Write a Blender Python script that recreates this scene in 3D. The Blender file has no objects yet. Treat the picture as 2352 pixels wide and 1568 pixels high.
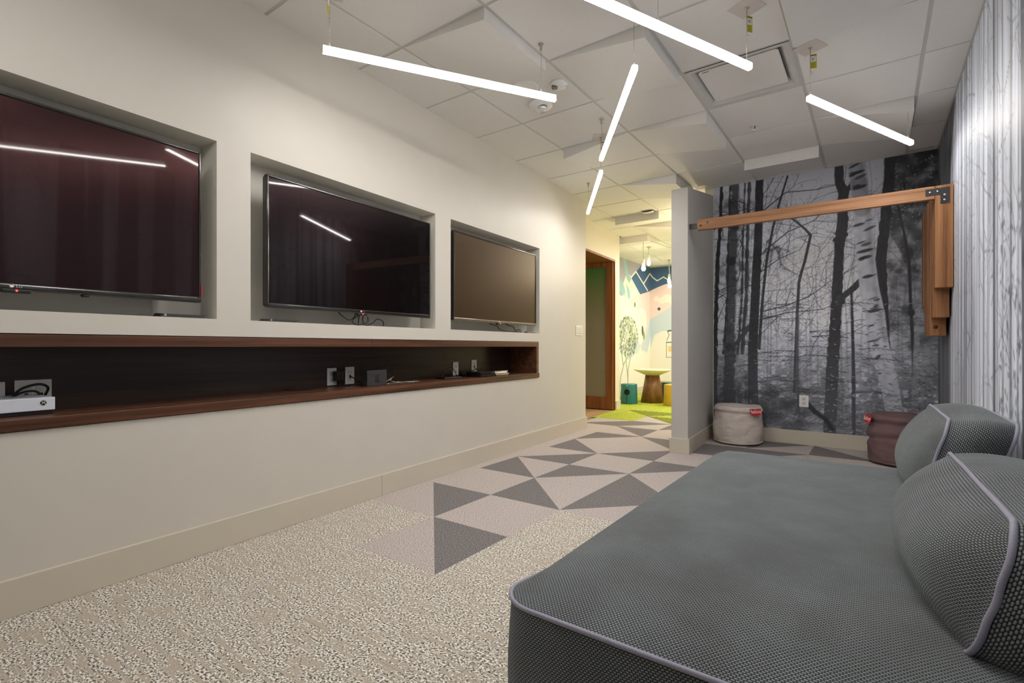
import bpy, bmesh, math, random
import numpy as np
from mathutils import Vector, Matrix, noise as mnoise

random.seed(7)
S = bpy.context.scene
C = S.collection
PI = math.pi

# ------------------------------------------------------------------ camera, world, exposure
cam = bpy.data.objects.new('camera', bpy.data.cameras.new('camera'))
C.objects.link(cam)
cam.data.sensor_width = 36.0
cam.data.lens = 36.0 * 1155.56 / 2352.0
cam.data.shift_y = 11.65 / 2352.0
cam.data.clip_start = 0.02
cam.location = (2.207, -1.980, 0.9693)
cam.rotation_euler = (PI / 2, 0, 0.6241)
S.camera = cam
S.view_settings.view_transform = 'Standard'
S.view_settings.look = 'None'
S.view_settings.gamma = 1.0
S.view_settings.use_curve_mapping = False
S.view_settings.exposure = 0.0
world = bpy.data.worlds.new('world')
S.world = world
world.use_nodes = True
world.node_tree.nodes['Background'].inputs[0].default_value = (0.9, 0.93, 1.0, 1)
world.node_tree.nodes['Background'].inputs[1].default_value = 0.3

LED = 88.0
LED_TOP = 1.9


def area_light(name, loc, sx, sy, power, col, rot=(0, 0, 0)):
    l = bpy.data.lights.new(name, 'AREA')
    l.shape = 'RECTANGLE'
    l.size = sx
    l.size_y = sy
    l.energy = power
    l.color = col
    o = bpy.data.objects.new(name, l)
    o.location = loc
    o.rotation_euler = rot
    C.objects.link(o)
    return o


# fill lights added to brighten the play room, out of sight behind the walls
area_light('play_room_lamp', (0.9, 5.4, 2.6), 1.2, 1.2, 54, (1.0, 0.93, 0.83))
area_light('play_room_lamp', (0.3, 7.4, 2.6), 1.2, 1.2, 66, (1.0, 0.95, 0.88))
area_light('side_room_lamp', (-1.45, 4.5, 2.5), 0.3, 0.3, 14, (1.0, 0.93, 0.8))  # added to brighten the door glass; no fixture stands in the side room
_l = bpy.data.lights.new('hidden_pendant_lamp', 'POINT')      # warm pendant bulb of the play room, hidden by the partition
_l.energy = 24
_l.color = (1.0, 0.80, 0.52)
_l.shadow_soft_size = 0.04
_o = bpy.data.objects.new('hidden_pendant_lamp', _l)
_o.location = (0.42, 4.75, 2.08)
C.objects.link(_o)


# ------------------------------------------------------------------ materials
def lin(h):
    h = h.lstrip('#')
    out = []
    for i in (0, 2, 4):
        v = int(h[i:i + 2], 16) / 255
        out.append(v / 12.92 if v <= 0.04045 else ((v + 0.055) / 1.055) ** 2.4)
    return tuple(out)


def nodemat(name):
    m = bpy.data.materials.new(name)
    m.use_nodes = True
    nt = m.node_tree
    return m, nt, nt.nodes['Principled BSDF']


def N(nt, t, **kw):
    n = nt.nodes.new(t)
    for k, v in kw.items():
        if k.startswith('i_'):
            key = k[2:]
            n.inputs[int(key) if key.isdigit() else key].default_value = v
        else:
            setattr(n, k, v)
    return n


def mixrgb(nt, a, b, fac, blend='MIX'):
    n = nt.nodes.new('ShaderNodeMix')
    n.data_type = 'RGBA'
    n.blend_type = blend
    for inp, v in ((n.inputs[0], fac), (n.inputs[6], a), (n.inputs[7], b)):
        if hasattr(v, 'is_linked') or hasattr(v, 'links'):
            nt.links.new(v, inp)
        elif isinstance(v, (int, float)):
            inp.default_value = v
        else:
            inp.default_value = (*v[:3], 1)
    return n.outputs[2]


def math_n(nt, op, a, b=None):
    n = nt.nodes.new('ShaderNodeMath')
    n.operation = op
    for i, v in enumerate((a, b)):
        if v is None:
            continue
        if hasattr(v, 'links'):
            nt.links.new(v, n.inputs[i])
        else:
            n.inputs[i].default_value = v
    return n.outputs[0]


def ramp(nt, src, stops, interp='LINEAR'):
    r = nt.nodes.new('ShaderNodeValToRGB')
    r.color_ramp.interpolation = interp
    el = r.color_ramp.elements
    while len(el) < len(stops):
        el.new(0.5)
    for e, (p, c) in zip(el, stops):
        e.position = p
        e.color = (*c, 1) if len(c) == 3 else c
    nt.links.new(src, r.inputs[0])
    return r.outputs[0]


def coords(nt, kind='pos', scale=(1, 1, 1)):
    if kind == 'pos':
        src = N(nt, 'ShaderNodeNewGeometry').outputs['Position']
    elif kind == 'uv':
        src = N(nt, 'ShaderNodeTexCoord').outputs['UV']
    else:
        src = N(nt, 'ShaderNodeTexCoord').outputs['Object']
    mp = N(nt, 'ShaderNodeMapping')
    mp.inputs['Scale'].default_value = scale
    nt.links.new(src, mp.inputs[0])
    return mp.outputs[0]


def noise_n(nt, vec, scale, detail=2, rough=0.5):
    n = N(nt, 'ShaderNodeTexNoise')
    n.inputs['Scale'].default_value = scale
    n.inputs['Detail'].default_value = detail
    n.inputs['Roughness'].default_value = rough
    nt.links.new(vec, n.inputs['Vector'])
    return n.outputs['Fac']


def bump(nt, bs, h, strength, dist=0.002):
    b = N(nt, 'ShaderNodeBump')
    b.inputs['Strength'].default_value = strength
    b.inputs['Distance'].default_value = dist
    nt.links.new(h, b.inputs['Height'])
    nt.links.new(b.outputs[0], bs.inputs['Normal'])


def pmat(name, col, rough=0.5, metal=0.0, var=0.05, scale=25, bmp=0.0, spec=0.5, kind='obj', vscale=(1, 1, 1), bscale=None, alpha=None):
    m, nt, bs = nodemat(name)
    if isinstance(col, str):
        col = lin(col)
    v = coords(nt, kind, vscale)
    f = noise_n(nt, v, scale, 3)
    a = tuple(max(0, c * (1 - var)) for c in col)
    b = tuple(min(1, c * (1 + var)) for c in col)
    nt.links.new(ramp(nt, f, [(0.3, a), (0.7, b)]), bs.inputs['Base Color'])
    bs.inputs['Roughness'].default_value = rough
    bs.inputs['Metallic'].default_value = metal
    bs.inputs['Specular IOR Level'].default_value = spec
    if bmp:
        bump(nt, bs, noise_n(nt, v, bscale or scale * 4, 2), bmp)
    return m


def emat(name, col, strength):
    m, nt, bs = nodemat(name)
    bs.inputs['Base Color'].default_value = (*col, 1)
    bs.inputs['Emission Color'].default_value = (*col, 1)
    bs.inputs['Emission Strength'].default_value = strength
    return m


M = {}
M['wall'] = pmat('greige_paint', (0.66, 0.625, 0.56), 0.45, var=0.015, scale=3, bmp=0.05, bscale=220, kind='pos', spec=0.35)
M['wall_stub'] = pmat('grey_paint', (0.58, 0.56, 0.52), 0.42, var=0.015, scale=3, bmp=0.05, bscale=220, kind='pos', spec=0.4)
M['wall_warm'] = pmat('cream_paint', (0.72, 0.67, 0.56), 0.5, var=0.015, scale=3, kind='pos', spec=0.3)
M['recess'] = pmat('taupe_paint', (0.78, 0.745, 0.67), 0.5, var=0.015, scale=3, bmp=0.04, bscale=220, kind='pos', spec=0.3)  # wall paint made lighter to stand in for light missing inside the recesses
M['base'] = pmat('baseboard_paint', (0.63, 0.575, 0.475), 0.3, var=0.015, scale=4, kind='pos')
M['tile'] = pmat('ceiling_tile', (0.80, 0.785, 0.76), 0.75, var=0.012, scale=60, bmp=0.06, bscale=500, kind='pos', spec=0.2)
M['wedge'] = pmat('ceiling_wedge', (0.78, 0.765, 0.735), 0.6, var=0.01, scale=20, kind='pos', spec=0.25)
M['tbar'] = pmat('ceiling_grid_metal', (0.60, 0.60, 0.57), 0.45, var=0.02, kind='pos')
M['plenum'] = pmat('plenum', (0.2, 0.2, 0.2), 0.9, kind='pos')
M['white'] = pmat('white_plastic', (0.88, 0.88, 0.87), 0.35, var=0.01)
M['whitepaper'] = pmat('white_paper', (0.85, 0.85, 0.82), 0.6, var=0.01)
M['offwhite'] = pmat('offwhite_plastic', (0.74, 0.72, 0.68), 0.4, var=0.01)
M['canopy'] = pmat('canopy_plate', (0.66, 0.60, 0.55), 0.45, var=0.01)
M['console_white'] = pmat('console_white', (0.80, 0.84, 0.92), 0.35, var=0.01)
M['black'] = pmat('black_plastic', (0.012, 0.012, 0.013), 0.35, var=0.1)
M['blackmatte'] = pmat('black_rubber', (0.010, 0.010, 0.010), 0.6, var=0.1)
M['darkgrey'] = pmat('dark_grey_plastic', (0.045, 0.046, 0.048), 0.4, var=0.05)
M['gloss_bezel'] = pmat('gloss_bezel', (0.018, 0.016, 0.014), 0.12, var=0.05, spec=0.8)
M['bronze_bezel'] = pmat('bronze_bezel', (0.20, 0.165, 0.12), 0.25, metal=0.6, var=0.05)
M['steel'] = pmat('brushed_steel', (0.45, 0.43, 0.40), 0.35, metal=1.0, var=0.05, scale=80)
M['silver'] = pmat('silver_trim', (0.75, 0.73, 0.68), 0.25, metal=0.9, var=0.03)
M['blacksteel'] = pmat('black_steel', (0.035, 0.037, 0.040), 0.4, metal=0.3, var=0.15, scale=60)
M['red'] = pmat('red_label', (0.62, 0.02, 0.03), 0.5, var=0.05)
M['redtext'] = pmat('red_print', (0.75, 0.25, 0.25), 0.5)
M['yellow'] = pmat('yellow_label', (0.60, 0.55, 0.03), 0.5, var=0.06)
M['olive'] = pmat('olive_print', (0.25, 0.22, 0.02), 0.6, var=0.3, scale=300)
M['piping'] = pmat('lilac_piping', (0.30, 0.29, 0.37), 0.55, var=0.08, scale=200, bmp=0.15, bscale=900)
M['led_red'] = emat('standby_red', (1.0, 0.03, 0.03), 6.0)
M['led'] = emat('led_diffuser', (1.0, 0.965, 0.925), LED)
M['led_top'] = emat('led_translucent_top', (1.0, 0.965, 0.925), LED_TOP)  # glow added to the housing to lift the ceiling and whiten the sides
M['bulb'] = emat('bulb_glow', (1.0, 0.84, 0.60), 55.0)
M['teal'] = pmat('teal_lacquer', (0.02, 0.17, 0.18), 0.4, var=0.05, scale=8)
M['darkteal'] = pmat('dark_teal_lacquer', (0.015, 0.085, 0.08), 0.4, var=0.05, scale=8)
M['mustard'] = pmat('mustard_lacquer', (0.62, 0.40, 0.03), 0.4, var=0.05, scale=8)
M['tabletop'] = pmat('cream_laminate', (0.80, 0.74, 0.50), 0.35, var=0.02, scale=5)
M['cordgreen'] = pmat('pale_green_cord', (0.42, 0.55, 0.36), 0.6, var=0.1, scale=150)
M['glass'] = pmat('strobe_lens', (0.8, 0.8, 0.8), 0.08, var=0.25, scale=90, spec=0.9)
M['lens'] = pmat('sensor_lens', (0.13, 0.12, 0.115), 0.3, var=0.1)
M['darkhole'] = pmat('dark_hole', (0.004, 0.004, 0.004), 0.9)


def wood(name, dark, mid, light, axis, rough=0.4, fine=60, kind='obj', bmp=0.1, spec=0.4):
    m, nt, bs = nodemat(name)
    sc = [fine, fine, fine]
    sc[axis] = fine * 0.035
    v = coords(nt, kind, tuple(s / 10 for s in sc))
    f1 = noise_n(nt, v, 4.0, 4, 0.6)
    sc2 = [fine * 4] * 3
    sc2[axis] = fine * 0.08
    v2 = coords(nt, kind, tuple(s / 10 for s in sc2))
    f2 = noise_n(nt, v2, 5.0, 2)
    c1 = ramp(nt, f1, [(0.28, dark), (0.5, mid), (0.75, light)])
    c2 = ramp(nt, f2, [(0.3, (0.75, 0.75, 0.75)), (0.7, (1.12, 1.12, 1.12))])
    nt.links.new(mixrgb(nt, c1, c2, 1.0, 'MULTIPLY'), bs.inputs['Base Color'])
    bs.inputs['Roughness'].default_value = rough
    bs.inputs['Specular IOR Level'].default_value = spec
    bump(nt, bs, f2, bmp)
    return m


M['walnut'] = wood('walnut_laminate', (0.050, 0.020, 0.010), (0.115, 0.045, 0.022), (0.19, 0.078, 0.040), 1, 0.35)
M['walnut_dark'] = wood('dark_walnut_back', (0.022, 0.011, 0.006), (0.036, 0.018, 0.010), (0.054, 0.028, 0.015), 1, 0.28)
M['timber_x'] = wood('timber_beam', (0.22, 0.095, 0.040), (0.38, 0.185, 0.085), (0.50, 0.26, 0.125), 0, 0.55, 70, 'pos')
M['timber_z'] = wood('timber_post', (0.17, 0.065, 0.022), (0.31, 0.135, 0.050), (0.42, 0.20, 0.08), 2, 0.55, 70, 'pos')
M['doorwood'] = wood('door_wood', (0.16, 0.055, 0.016), (0.26, 0.095, 0.026), (0.36, 0.145, 0.045), 2, 0.4, 50, 'pos')
M['oakfloor'] = wood('oak_floor', (0.42, 0.26, 0.13), (0.55, 0.36, 0.19), (0.64, 0.45, 0.26), 1, 0.4, 40, 'pos')
M['table_wood'] = wood('table_veneer', (0.14, 0.06, 0.022), (0.24, 0.11, 0.042), (0.34, 0.17, 0.07), 2, 0.4, 40, 'obj')
M['benchwood'] = wood('bench_wood', (0.36, 0.17, 0.04), (0.50, 0.26, 0.07), (0.60, 0.34, 0.11), 0, 0.45, 40, 'pos')


def carpet(name, base, dark, light, t0, t1, scale=170):
    m, nt, bs = nodemat(name)
    v = coords(nt, 'pos')
    f = noise_n(nt, v, scale, 3, 0.7)
    g = noise_n(nt, v, scale * 2.3, 1)
    c = ramp(nt, f, [(t0 - 0.03, dark), (t0 + 0.03, base), (t1 - 0.03, base), (t1 + 0.04, light)])
    c2 = ramp(nt, g, [(0.35, (0.82, 0.82, 0.82)), (0.65, (1.15, 1.15, 1.15))])
    nt.links.new(mixrgb(nt, c, c2, 1.0, 'MULTIPLY'), bs.inputs['Base Color'])
    bs.inputs['Roughness'].default_value = 0.95
    bs.inputs['Specular IOR Level'].default_value = 0.1
    bump(nt, bs, f, 0.6, 0.004)
    return m


M['carpet_light'] = carpet('carpet_light_pile', (0.54, 0.475, 0.445), (0.15, 0.13, 0.125), (0.80, 0.73, 0.70), 0.43, 0.585)
M['carpet_dark'] = carpet('carpet_dark_pile', (0.215, 0.198, 0.195), (0.055, 0.051, 0.052), (0.40, 0.375, 0.365), 0.43, 0.58)


def fleck_carpet():
    m, nt, bs = nodemat('carpet_fleck_pile')
    v = coords(nt, 'pos')
    n1 = noise_n(nt, coords(nt, 'pos', (0.75, 1.0, 1)), 150, 3, 0.7)
    fl = ramp(nt, n1, [(0.0, (0.035, 0.036, 0.034)), (0.43, (0.10, 0.095, 0.08)), (0.475, (0.50, 0.44, 0.36)), (0.53, (0.62, 0.57, 0.49)), (0.575, (0.95, 0.93, 0.88))], 'LINEAR')
    st = noise_n(nt, coords(nt, 'pos', (5.5, 62.0, 1)), 1.0, 2, 0.5)
    msk0 = ramp(nt, st, [(0.52, (0, 0, 0)), (0.57, (1, 1, 1))])
    msk = mixrgb(nt, msk0, (0, 0, 0), ramp(nt, noise_n(nt, v, 55, 1), [(0.36, (1, 1, 1)), (0.42, (0, 0, 0))]))
    g = noise_n(nt, v, 420, 1)
    bg = ramp(nt, g, [(0.3, (0.42, 0.36, 0.29)), (0.7, (0.56, 0.495, 0.41))])
    nt.links.new(mixrgb(nt, fl, bg, msk), bs.inputs['Base Color'])
    bs.inputs['Roughness'].default_value = 0.95
    bs.inputs['Specular IOR Level'].default_value = 0.1
    bump(nt, bs, n1, 0.6, 0.005)
    return m


M['carpet_fleck'] = fleck_carpet()
M['shag'] = pmat('lime_shag', (0.40, 0.45, 0.060), 0.9, var=0.30, scale=55, bmp=0.8, bscale=170, kind='pos', spec=0.1)
M['shag_dark'] = pmat('olive_shag', (0.20, 0.23, 0.035), 0.9, var=0.30, scale=55, bmp=0.8, bscale=170, kind='pos', spec=0.1)


def weave(name, lightc, darkc, sx=0.0115, sy=0.0052):
    m, nt, bs = nodemat(name)
    v = coords(nt, 'uv')
    sp_ = N(nt, 'ShaderNodeSeparateXYZ')
    nt.links.new(v, sp_.inputs[0])
    wob = math_n(nt, 'MULTIPLY', math_n(nt, 'SUBTRACT', noise_n(nt, v, 60.0, 1), 0.5), 0.35)
    ry = math_n(nt, 'ADD', math_n(nt, 'DIVIDE', sp_.outputs[1], sy), wob)
    row = math_n(nt, 'FLOOR', ry)
    rx = math_n(nt, 'ADD', math_n(nt, 'ADD', math_n(nt, 'DIVIDE', sp_.outputs[0], sx), math_n(nt, 'MULTIPLY', row, 0.5)), wob)
    ca = math_n(nt, 'ABSOLUTE', math_n(nt, 'SINE', math_n(nt, 'MULTIPLY', rx, PI)))
    cb = math_n(nt, 'ABSOLUTE', math_n(nt, 'SINE', math_n(nt, 'MULTIPLY', ry, PI)))
    kn = math_n(nt, 'MULTIPLY', math_n(nt, 'POWER', ca, 0.7), math_n(nt, 'POWER', cb, 0.8))
    fib = noise_n(nt, v, 700.0, 2)
    kn2 = math_n(nt, 'ADD', kn, math_n(nt, 'MULTIPLY', math_n(nt, 'SUBTRACT', fib, 0.5), 0.35))
    wcol = ramp(nt, kn2, [(0.28, darkc), (0.62, tuple(c * .72 for c in lightc)), (0.92, lightc)])
    wear = noise_n(nt, coords(nt, 'obj'), 5.0, 4, 0.6)
    w = ramp(nt, wear, [(0.35, (0.82, 0.82, 0.82)), (0.7, (1.18, 1.2, 1.22))])
    nt.links.new(mixrgb(nt, wcol, w, 1.0, 'MULTIPLY'), bs.inputs['Base Color'])
    bs.inputs['Roughness'].default_value = 0.8
    bs.inputs['Specular IOR Level'].default_value = 0.2
    bs.inputs['Sheen Weight'].default_value = 0.35
    bs.inputs['Sheen Roughness'].default_value = 0.4
    bs.inputs['Sheen Tint'].default_value = (0.75, 0.85, 0.9, 1)
    bump(nt, bs, kn, 0.6, 0.003)
    return m


M['weave'] = weave('grey_weave', (0.285, 0.306, 0.312), (0.020, 0.023, 0.025), 0.0080, 0.0046)


def screen(name, col, rough, tint, spec, coat=0.0):
    m, nt, bs = nodemat(name)
    f = noise_n(nt, coords(nt, 'obj'), 3, 2)
    nt.links.new(ramp(nt, f, [(0.3, tuple(c * .9 for c in col)), (0.7, col)]), bs.inputs['Base Color'])
    bs.inputs['Roughness'].default_value = rough
    bs.inputs['Specular IOR Level'].default_value = spec
    bs.inputs['Specular Tint'].default_value = (*tint, 1)
    bs.inputs['Coat Weight'].default_value = coat
    bs.inputs['Coat Roughness'].default_value = 0.035
    bs.inputs['Coat IOR'].default_value = 1.35
    return m


M['screen_plum'] = screen('plum_screen', (0.006, 0.004, 0.006), 0.22, (1.0, 0.40, 0.38), 0.28, 0.7)
M['screen_black'] = screen('black_screen', (0.003, 0.0025, 0.003), 0.22, (1.0, 0.5, 0.55), 0.12, 0.7)
M['screen_brown'] = screen('brown_screen', (0.030, 0.016, 0.007), 0.34, (1.0, 0.62, 0.30), 0.42)  # warm reflection of wood and wall put into the screen colour


def attr_mat(name, rough=0.45, spec=0.35, grain=0.06):
    m, nt, bs = nodemat(name)
    a = N(nt, 'ShaderNodeAttribute')
    a.attribute_name = 'print'
    f = noise_n(nt, coords(nt, 'pos'), 260, 2)
    g = ramp(nt, f, [(0.3, (1 - grain,) * 3), (0.7, (1 + grain,) * 3)])
    nt.links.new(mixrgb(nt, a.outputs['Color'], g, 1.0, 'MULTIPLY'), bs.inputs['Base Color'])
    bs.inputs['Roughness'].default_value = rough
    bs.inputs['Specular IOR Level'].default_value = spec
    return m


M['mural'] = attr_mat('forest_print', 0.50, 0.35)
M['mural_play'] = attr_mat('play_print', 0.6, 0.2, 0.02)


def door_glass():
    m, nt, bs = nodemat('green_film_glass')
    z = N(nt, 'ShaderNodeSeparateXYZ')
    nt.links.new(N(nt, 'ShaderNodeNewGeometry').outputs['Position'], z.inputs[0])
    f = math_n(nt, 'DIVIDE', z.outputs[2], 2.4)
    c = ramp(nt, f, [(0.0, (0.30, 0.26, 0.18)), (0.55, (0.27, 0.245, 0.165)), (0.75, (0.16, 0.20, 0.085)), (0.95, (0.045, 0.20, 0.04))])  # colour runs from taupe low down to green at the top
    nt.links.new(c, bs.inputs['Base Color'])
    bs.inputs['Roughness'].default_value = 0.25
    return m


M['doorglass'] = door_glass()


# ------------------------------------------------------------------ mesh helpers
class MB:
    """collects geometry for ONE mesh object"""
    def __init__(self):
        self.v, self.f, self.mi, self.uv = [], [], [], {}
        self.smooth = []

    def add(self, vs, fs, mi=0, smooth=False, uvs=None):
        o = len(self.v)
        self.v += [tuple(p) for p in vs]
        for k, f in enumerate(fs):
            if uvs is not None:
                self.uv[len(self.f)] = uvs[k]
            self.f.append([i + o for i in f])
            self.mi.append(mi)
            self.smooth.append(smooth)
        return self

    def box(self, x0, x1, y0, y1, z0, z1, mi=0, bev=0.0, seg=2):
        bm = bmesh.new()
        bmesh.ops.create_cube(bm, size=1.0)
        for v in bm.verts:
            v.co = ((x0 + x1) / 2 + v.co.x * (x1 - x0), (y0 + y1) / 2 + v.co.y * (y1 - y0), (z0 + z1) / 2 + v.co.z * (z1 - z0))
        if bev:
            bmesh.ops.bevel(bm, geom=bm.edges[:], offset=bev, segments=seg, affect='EDGES', profile=0.5)
        self._take(bm, mi)
        return self

    def _take(self, bm, mi=0, smooth=False):
        bm.verts.index_update()
        self.add([v.co[:] for v in bm.verts], [[v.index for v in f.verts] for f in bm.faces], mi, smooth)
        bm.free()

    def prism(self, pts, axis, a, b, mi=0):
        """2-D polygon extruded along an axis (0 x, 1 y, 2 z)"""
        def p3(p, t):
            q = list(p)
            q.insert(axis, t)
            return tuple(q)
        n = len(pts)
        vs = [p3(p, a) for p in pts] + [p3(p, b) for p in pts]
        fs = [list(range(n))[::-1], list(range(n, 2 * n))] + [[i, (i + 1) % n, n + (i + 1) % n, n + i] for i in range(n)]
        return self.add(vs, fs, mi)

    def tube(self, path, r, seg=8, mi=0, closed=False):
        path = [Vector(p) for p in path]
        n = len(path)
        up = Vector((0, 0, 1))
        vs, fs = [], []
        prev = None
        for i, p in enumerate(path):
            if closed:
                t = path[(i + 1) % n] - path[i - 1]
            else:
                t = path[min(i + 1, n - 1)] - path[max(i - 1, 0)]
            t.normalize()
            a = (prev - t * prev.dot(t)) if prev is not None else (up.cross(t) if abs(t.z) < 0.9 else Vector((1, 0, 0)).cross(t))
            if a.length < 1e-5:
                a = Vector((1, 0, 0)).cross(t)
            a.normalize()
            prev = a
            b = t.cross(a)
            rr = r[i] if isinstance(r, (list, tuple)) else r
            for k in range(seg):
                ang = 2 * PI * k / seg
                vs.append(p + a * math.cos(ang) * rr + b * math.sin(ang) * rr)
        m = n if closed else n - 1
        for i in range(m):
            for k in range(seg):
                j = (i + 1) % n
                fs.append([i * seg + k, i * seg + (k + 1) % seg, j * seg + (k + 1) % seg, j * seg + k])
        if not closed:
            fs.append(list(range(seg))[::-1])
            fs.append([(n - 1) * seg + k for k in range(seg)])
        return self.add(vs, fs, mi, True)

    def lathe(self, prof, seg=32, c=(0, 0, 0), mi=0, smooth=True):
        vs, fs = [], []
        for r, z in prof:
            for k in range(seg):
                a = 2 * PI * k / seg
                vs.append((c[0] + r * math.cos(a), c[1] + r * math.sin(a), c[2] + z))
        for i in range(len(prof) - 1):
            for k in range(seg):
                fs.append([i * seg + k, i * seg + (k + 1) % seg, (i + 1) * seg + (k + 1) % seg, (i + 1) * seg + k])
        fs.append(list(range(seg))[::-1])
        fs.append([(len(prof) - 1) * seg + k for k in range(seg)])
        return self.add(vs, fs, mi, smooth)

    def xf(self, mat):
        self.v = [tuple(mat @ Vector(p)) for p in self.v]
        return self

    def build(self, name, mats, parent=None, auto=None):
        me = bpy.data.meshes.new(name)
        me.from_pydata(self.v, [], self.f)
        if not isinstance(mats, (list, tuple)):
            mats = [mats]
        for m in mats:
            me.materials.append(m)
        me.polygons.foreach_set('material_index', self.mi)
        me.polygons.foreach_set('use_smooth', self.smooth)
        if self.uv:
            ul = me.uv_layers.new(name='UVMap')
            for fi, uvs in self.uv.items():
                for li, uvc in zip(me.polygons[fi].loop_indices, uvs):
                    ul.data[li].uv = uvc
        bm = bmesh.new()
        bm.from_mesh(me)
        bmesh.ops.recalc_face_normals(bm, faces=bm.faces[:])
        bm.to_mesh(me)
        bm.free()
        me.update()
        o = bpy.data.objects.new(name, me)
        C.objects.link(o)
        if parent is not None:
            o.parent = parent
        return o


def thing(name, label, cat, loc=(0, 0, 0), rotz=0.0, group=None):
    o = bpy.data.objects.new(name, None)
    o.empty_display_size = 0.05
    C.objects.link(o)
    o.location = loc
    o.rotation_euler = (0, 0, rotz)
    o['label'] = label
    o['category'] = cat
    if group:
        o['group'] = group
    return o


def tag(o, label, cat, group=None):
    o['label'] = label
    o['category'] = cat
    if group:
        o['group'] = group
    return o


def struct(o, label=None, cat=None):
    o['kind'] = 'structure'
    if label:
        o['label'] = label
    if cat:
        o['category'] = cat
    return o


def copy_tree(o, parent=None):
    c = o.copy()
    C.objects.link(c)
    c.parent = parent
    for ch in [x for x in bpy.data.objects if x.parent == o]:
        copy_tree(ch, c)
    return c


def text_obj(name, body, size, mat, parent, loc, rot, depth=0.0004, label=None):
    cu = bpy.data.curves.new('tmp_text', 'FONT')
    cu.body = body
    cu.size = size
    cu.align_x = 'CENTER'
    cu.align_y = 'CENTER'
    cu.extrude = depth
    cu.resolution_u = 3
    t = bpy.data.objects.new('tmp_text', cu)
    C.objects.link(t)
    dg = bpy.context.evaluated_depsgraph_get()
    me = bpy.data.meshes.new_from_object(t.evaluated_get(dg))
    bpy.data.objects.remove(t)
    me.name = name
    me.materials.clear()
    me.materials.append(mat)
    o = bpy.data.objects.new(name, me)
    C.objects.link(o)
    o.parent = parent
    o.location = loc
    o.rotation_euler = rot
    if label:
        o['label'] = label
    return o


def spline(pts, n=12):
    """Catmull-Rom through points"""
    P = [Vector(p) for p in pts]
    P = [P[0] * 2 - P[1]] + P + [P[-1] * 2 - P[-2]]
    out = []
    for i in range(1, len(P) - 2):
        for k in range(n):
            t = k / n
            a, b, c, d = P[i - 1], P[i], P[i + 1], P[i + 2]
            out.append(0.5 * ((2 * b) + (c - a) * t + (2 * a - 5 * b + 4 * c - d) * t * t + (3 * b - a - 3 * c + d) * t ** 3))
    out.append(P[-2])
    return out


def clip(poly, a, b, c):
    """keep the part of a 2-D polygon where a*x+b*y+c >= 0"""
    out = []
    for i, p in enumerate(poly):
        q = poly[(i + 1) % len(poly)]
        dp, dq = a * p[0] + b * p[1] + c, a * q[0] + b * q[1] + c
        if dp >= 0:
            out.append(p)
        if dp * dq < 0:
            t = dp / (dp - dq)
            out.append((p[0] + t * (q[0] - p[0]), p[1] + t * (q[1] - p[1])))
    return out


# ------------------------------------------------------------------ room frame
CE = 2.690                       # ceiling
XR, YB = 2.66, 3.74              # right wall, back wall
WX, WB = -0.3945, -0.0549        # left wall: x = WX + WB*y
TH = math.atan(-WB)              # its turn about z
SET = 0.32                       # set-back of the hall wall behind the left wall
Y0 = -3.7
G = 0.61


def wl(n, u, z):
    """left-wall frame: n out of the wall into the room, u along it, z up"""
    return Vector((WX + n * math.cos(TH) - u * math.sin(TH), n * math.sin(TH) + u * math.cos(TH), z))


def at_wall(o):
    o.location = (WX, 0, 0)
    o.rotation_euler = (0, 0, TH)
    return o


# floor slab
struct(MB().box(-2.6, 2.9, Y0 - 0.2, 8.9, -0.08, -0.008).build('floor', M['plenum']))
floor = bpy.data.objects['floor']

# left wall with three recesses and a long niche
UE = 3.395
REC = [(-2.255, -0.853), (-0.687, 0.716), (0.893, 2.283)]
RZ0, RZ1 = 1.101, 1.953
NI = (-3.0, 2.262, 0.66, 1.018)
mb = MB()
us = sorted({Y0 * 1.002, UE, NI[0], NI[1], *[x for r in REC for x in r]})
zs = [0, NI[2], NI[3], RZ0, RZ1, CE + 0.05]


def hole(u, z):
    if RZ0 < z < RZ1 and any(a < u < b for a, b in REC):
        return 'r'
    if NI[2] < z < NI[3] and NI[0] < u < NI[1]:
        return 'n'


for i in range(len(us) - 1):
    for j in range(len(zs) - 1):
        a, b, c, d = us[i], us[i + 1], zs[j], zs[j + 1]
        if not hole((a + b) / 2, (c + d) / 2):
            mb.add([(0, a, c), (0, b, c), (0, b, d), (0, a, d)], [[0, 1, 2, 3]])
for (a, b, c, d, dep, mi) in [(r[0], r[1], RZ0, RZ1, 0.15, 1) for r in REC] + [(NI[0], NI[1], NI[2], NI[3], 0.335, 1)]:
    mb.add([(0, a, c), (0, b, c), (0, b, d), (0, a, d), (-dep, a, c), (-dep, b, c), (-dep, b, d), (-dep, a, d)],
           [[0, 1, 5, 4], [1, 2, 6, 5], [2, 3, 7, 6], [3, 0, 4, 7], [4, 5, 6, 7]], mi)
a, b, d = Y0 * 1.002, UE, CE + 0.05
mb.add([(0, b, 0), (-SET - 0.04, b, 0), (-SET - 0.04, b, d), (0, b, d), (-SET - 0.04, a, 0), (-SET - 0.04, a, d), (0, a, 0), (0, a, d)],
       [[0, 1, 2, 3], [1, 4, 5, 2], [4, 6, 7, 5], [3, 2, 5, 7], [0, 6, 4, 1]])
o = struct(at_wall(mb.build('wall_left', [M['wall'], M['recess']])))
wall_left = o

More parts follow.
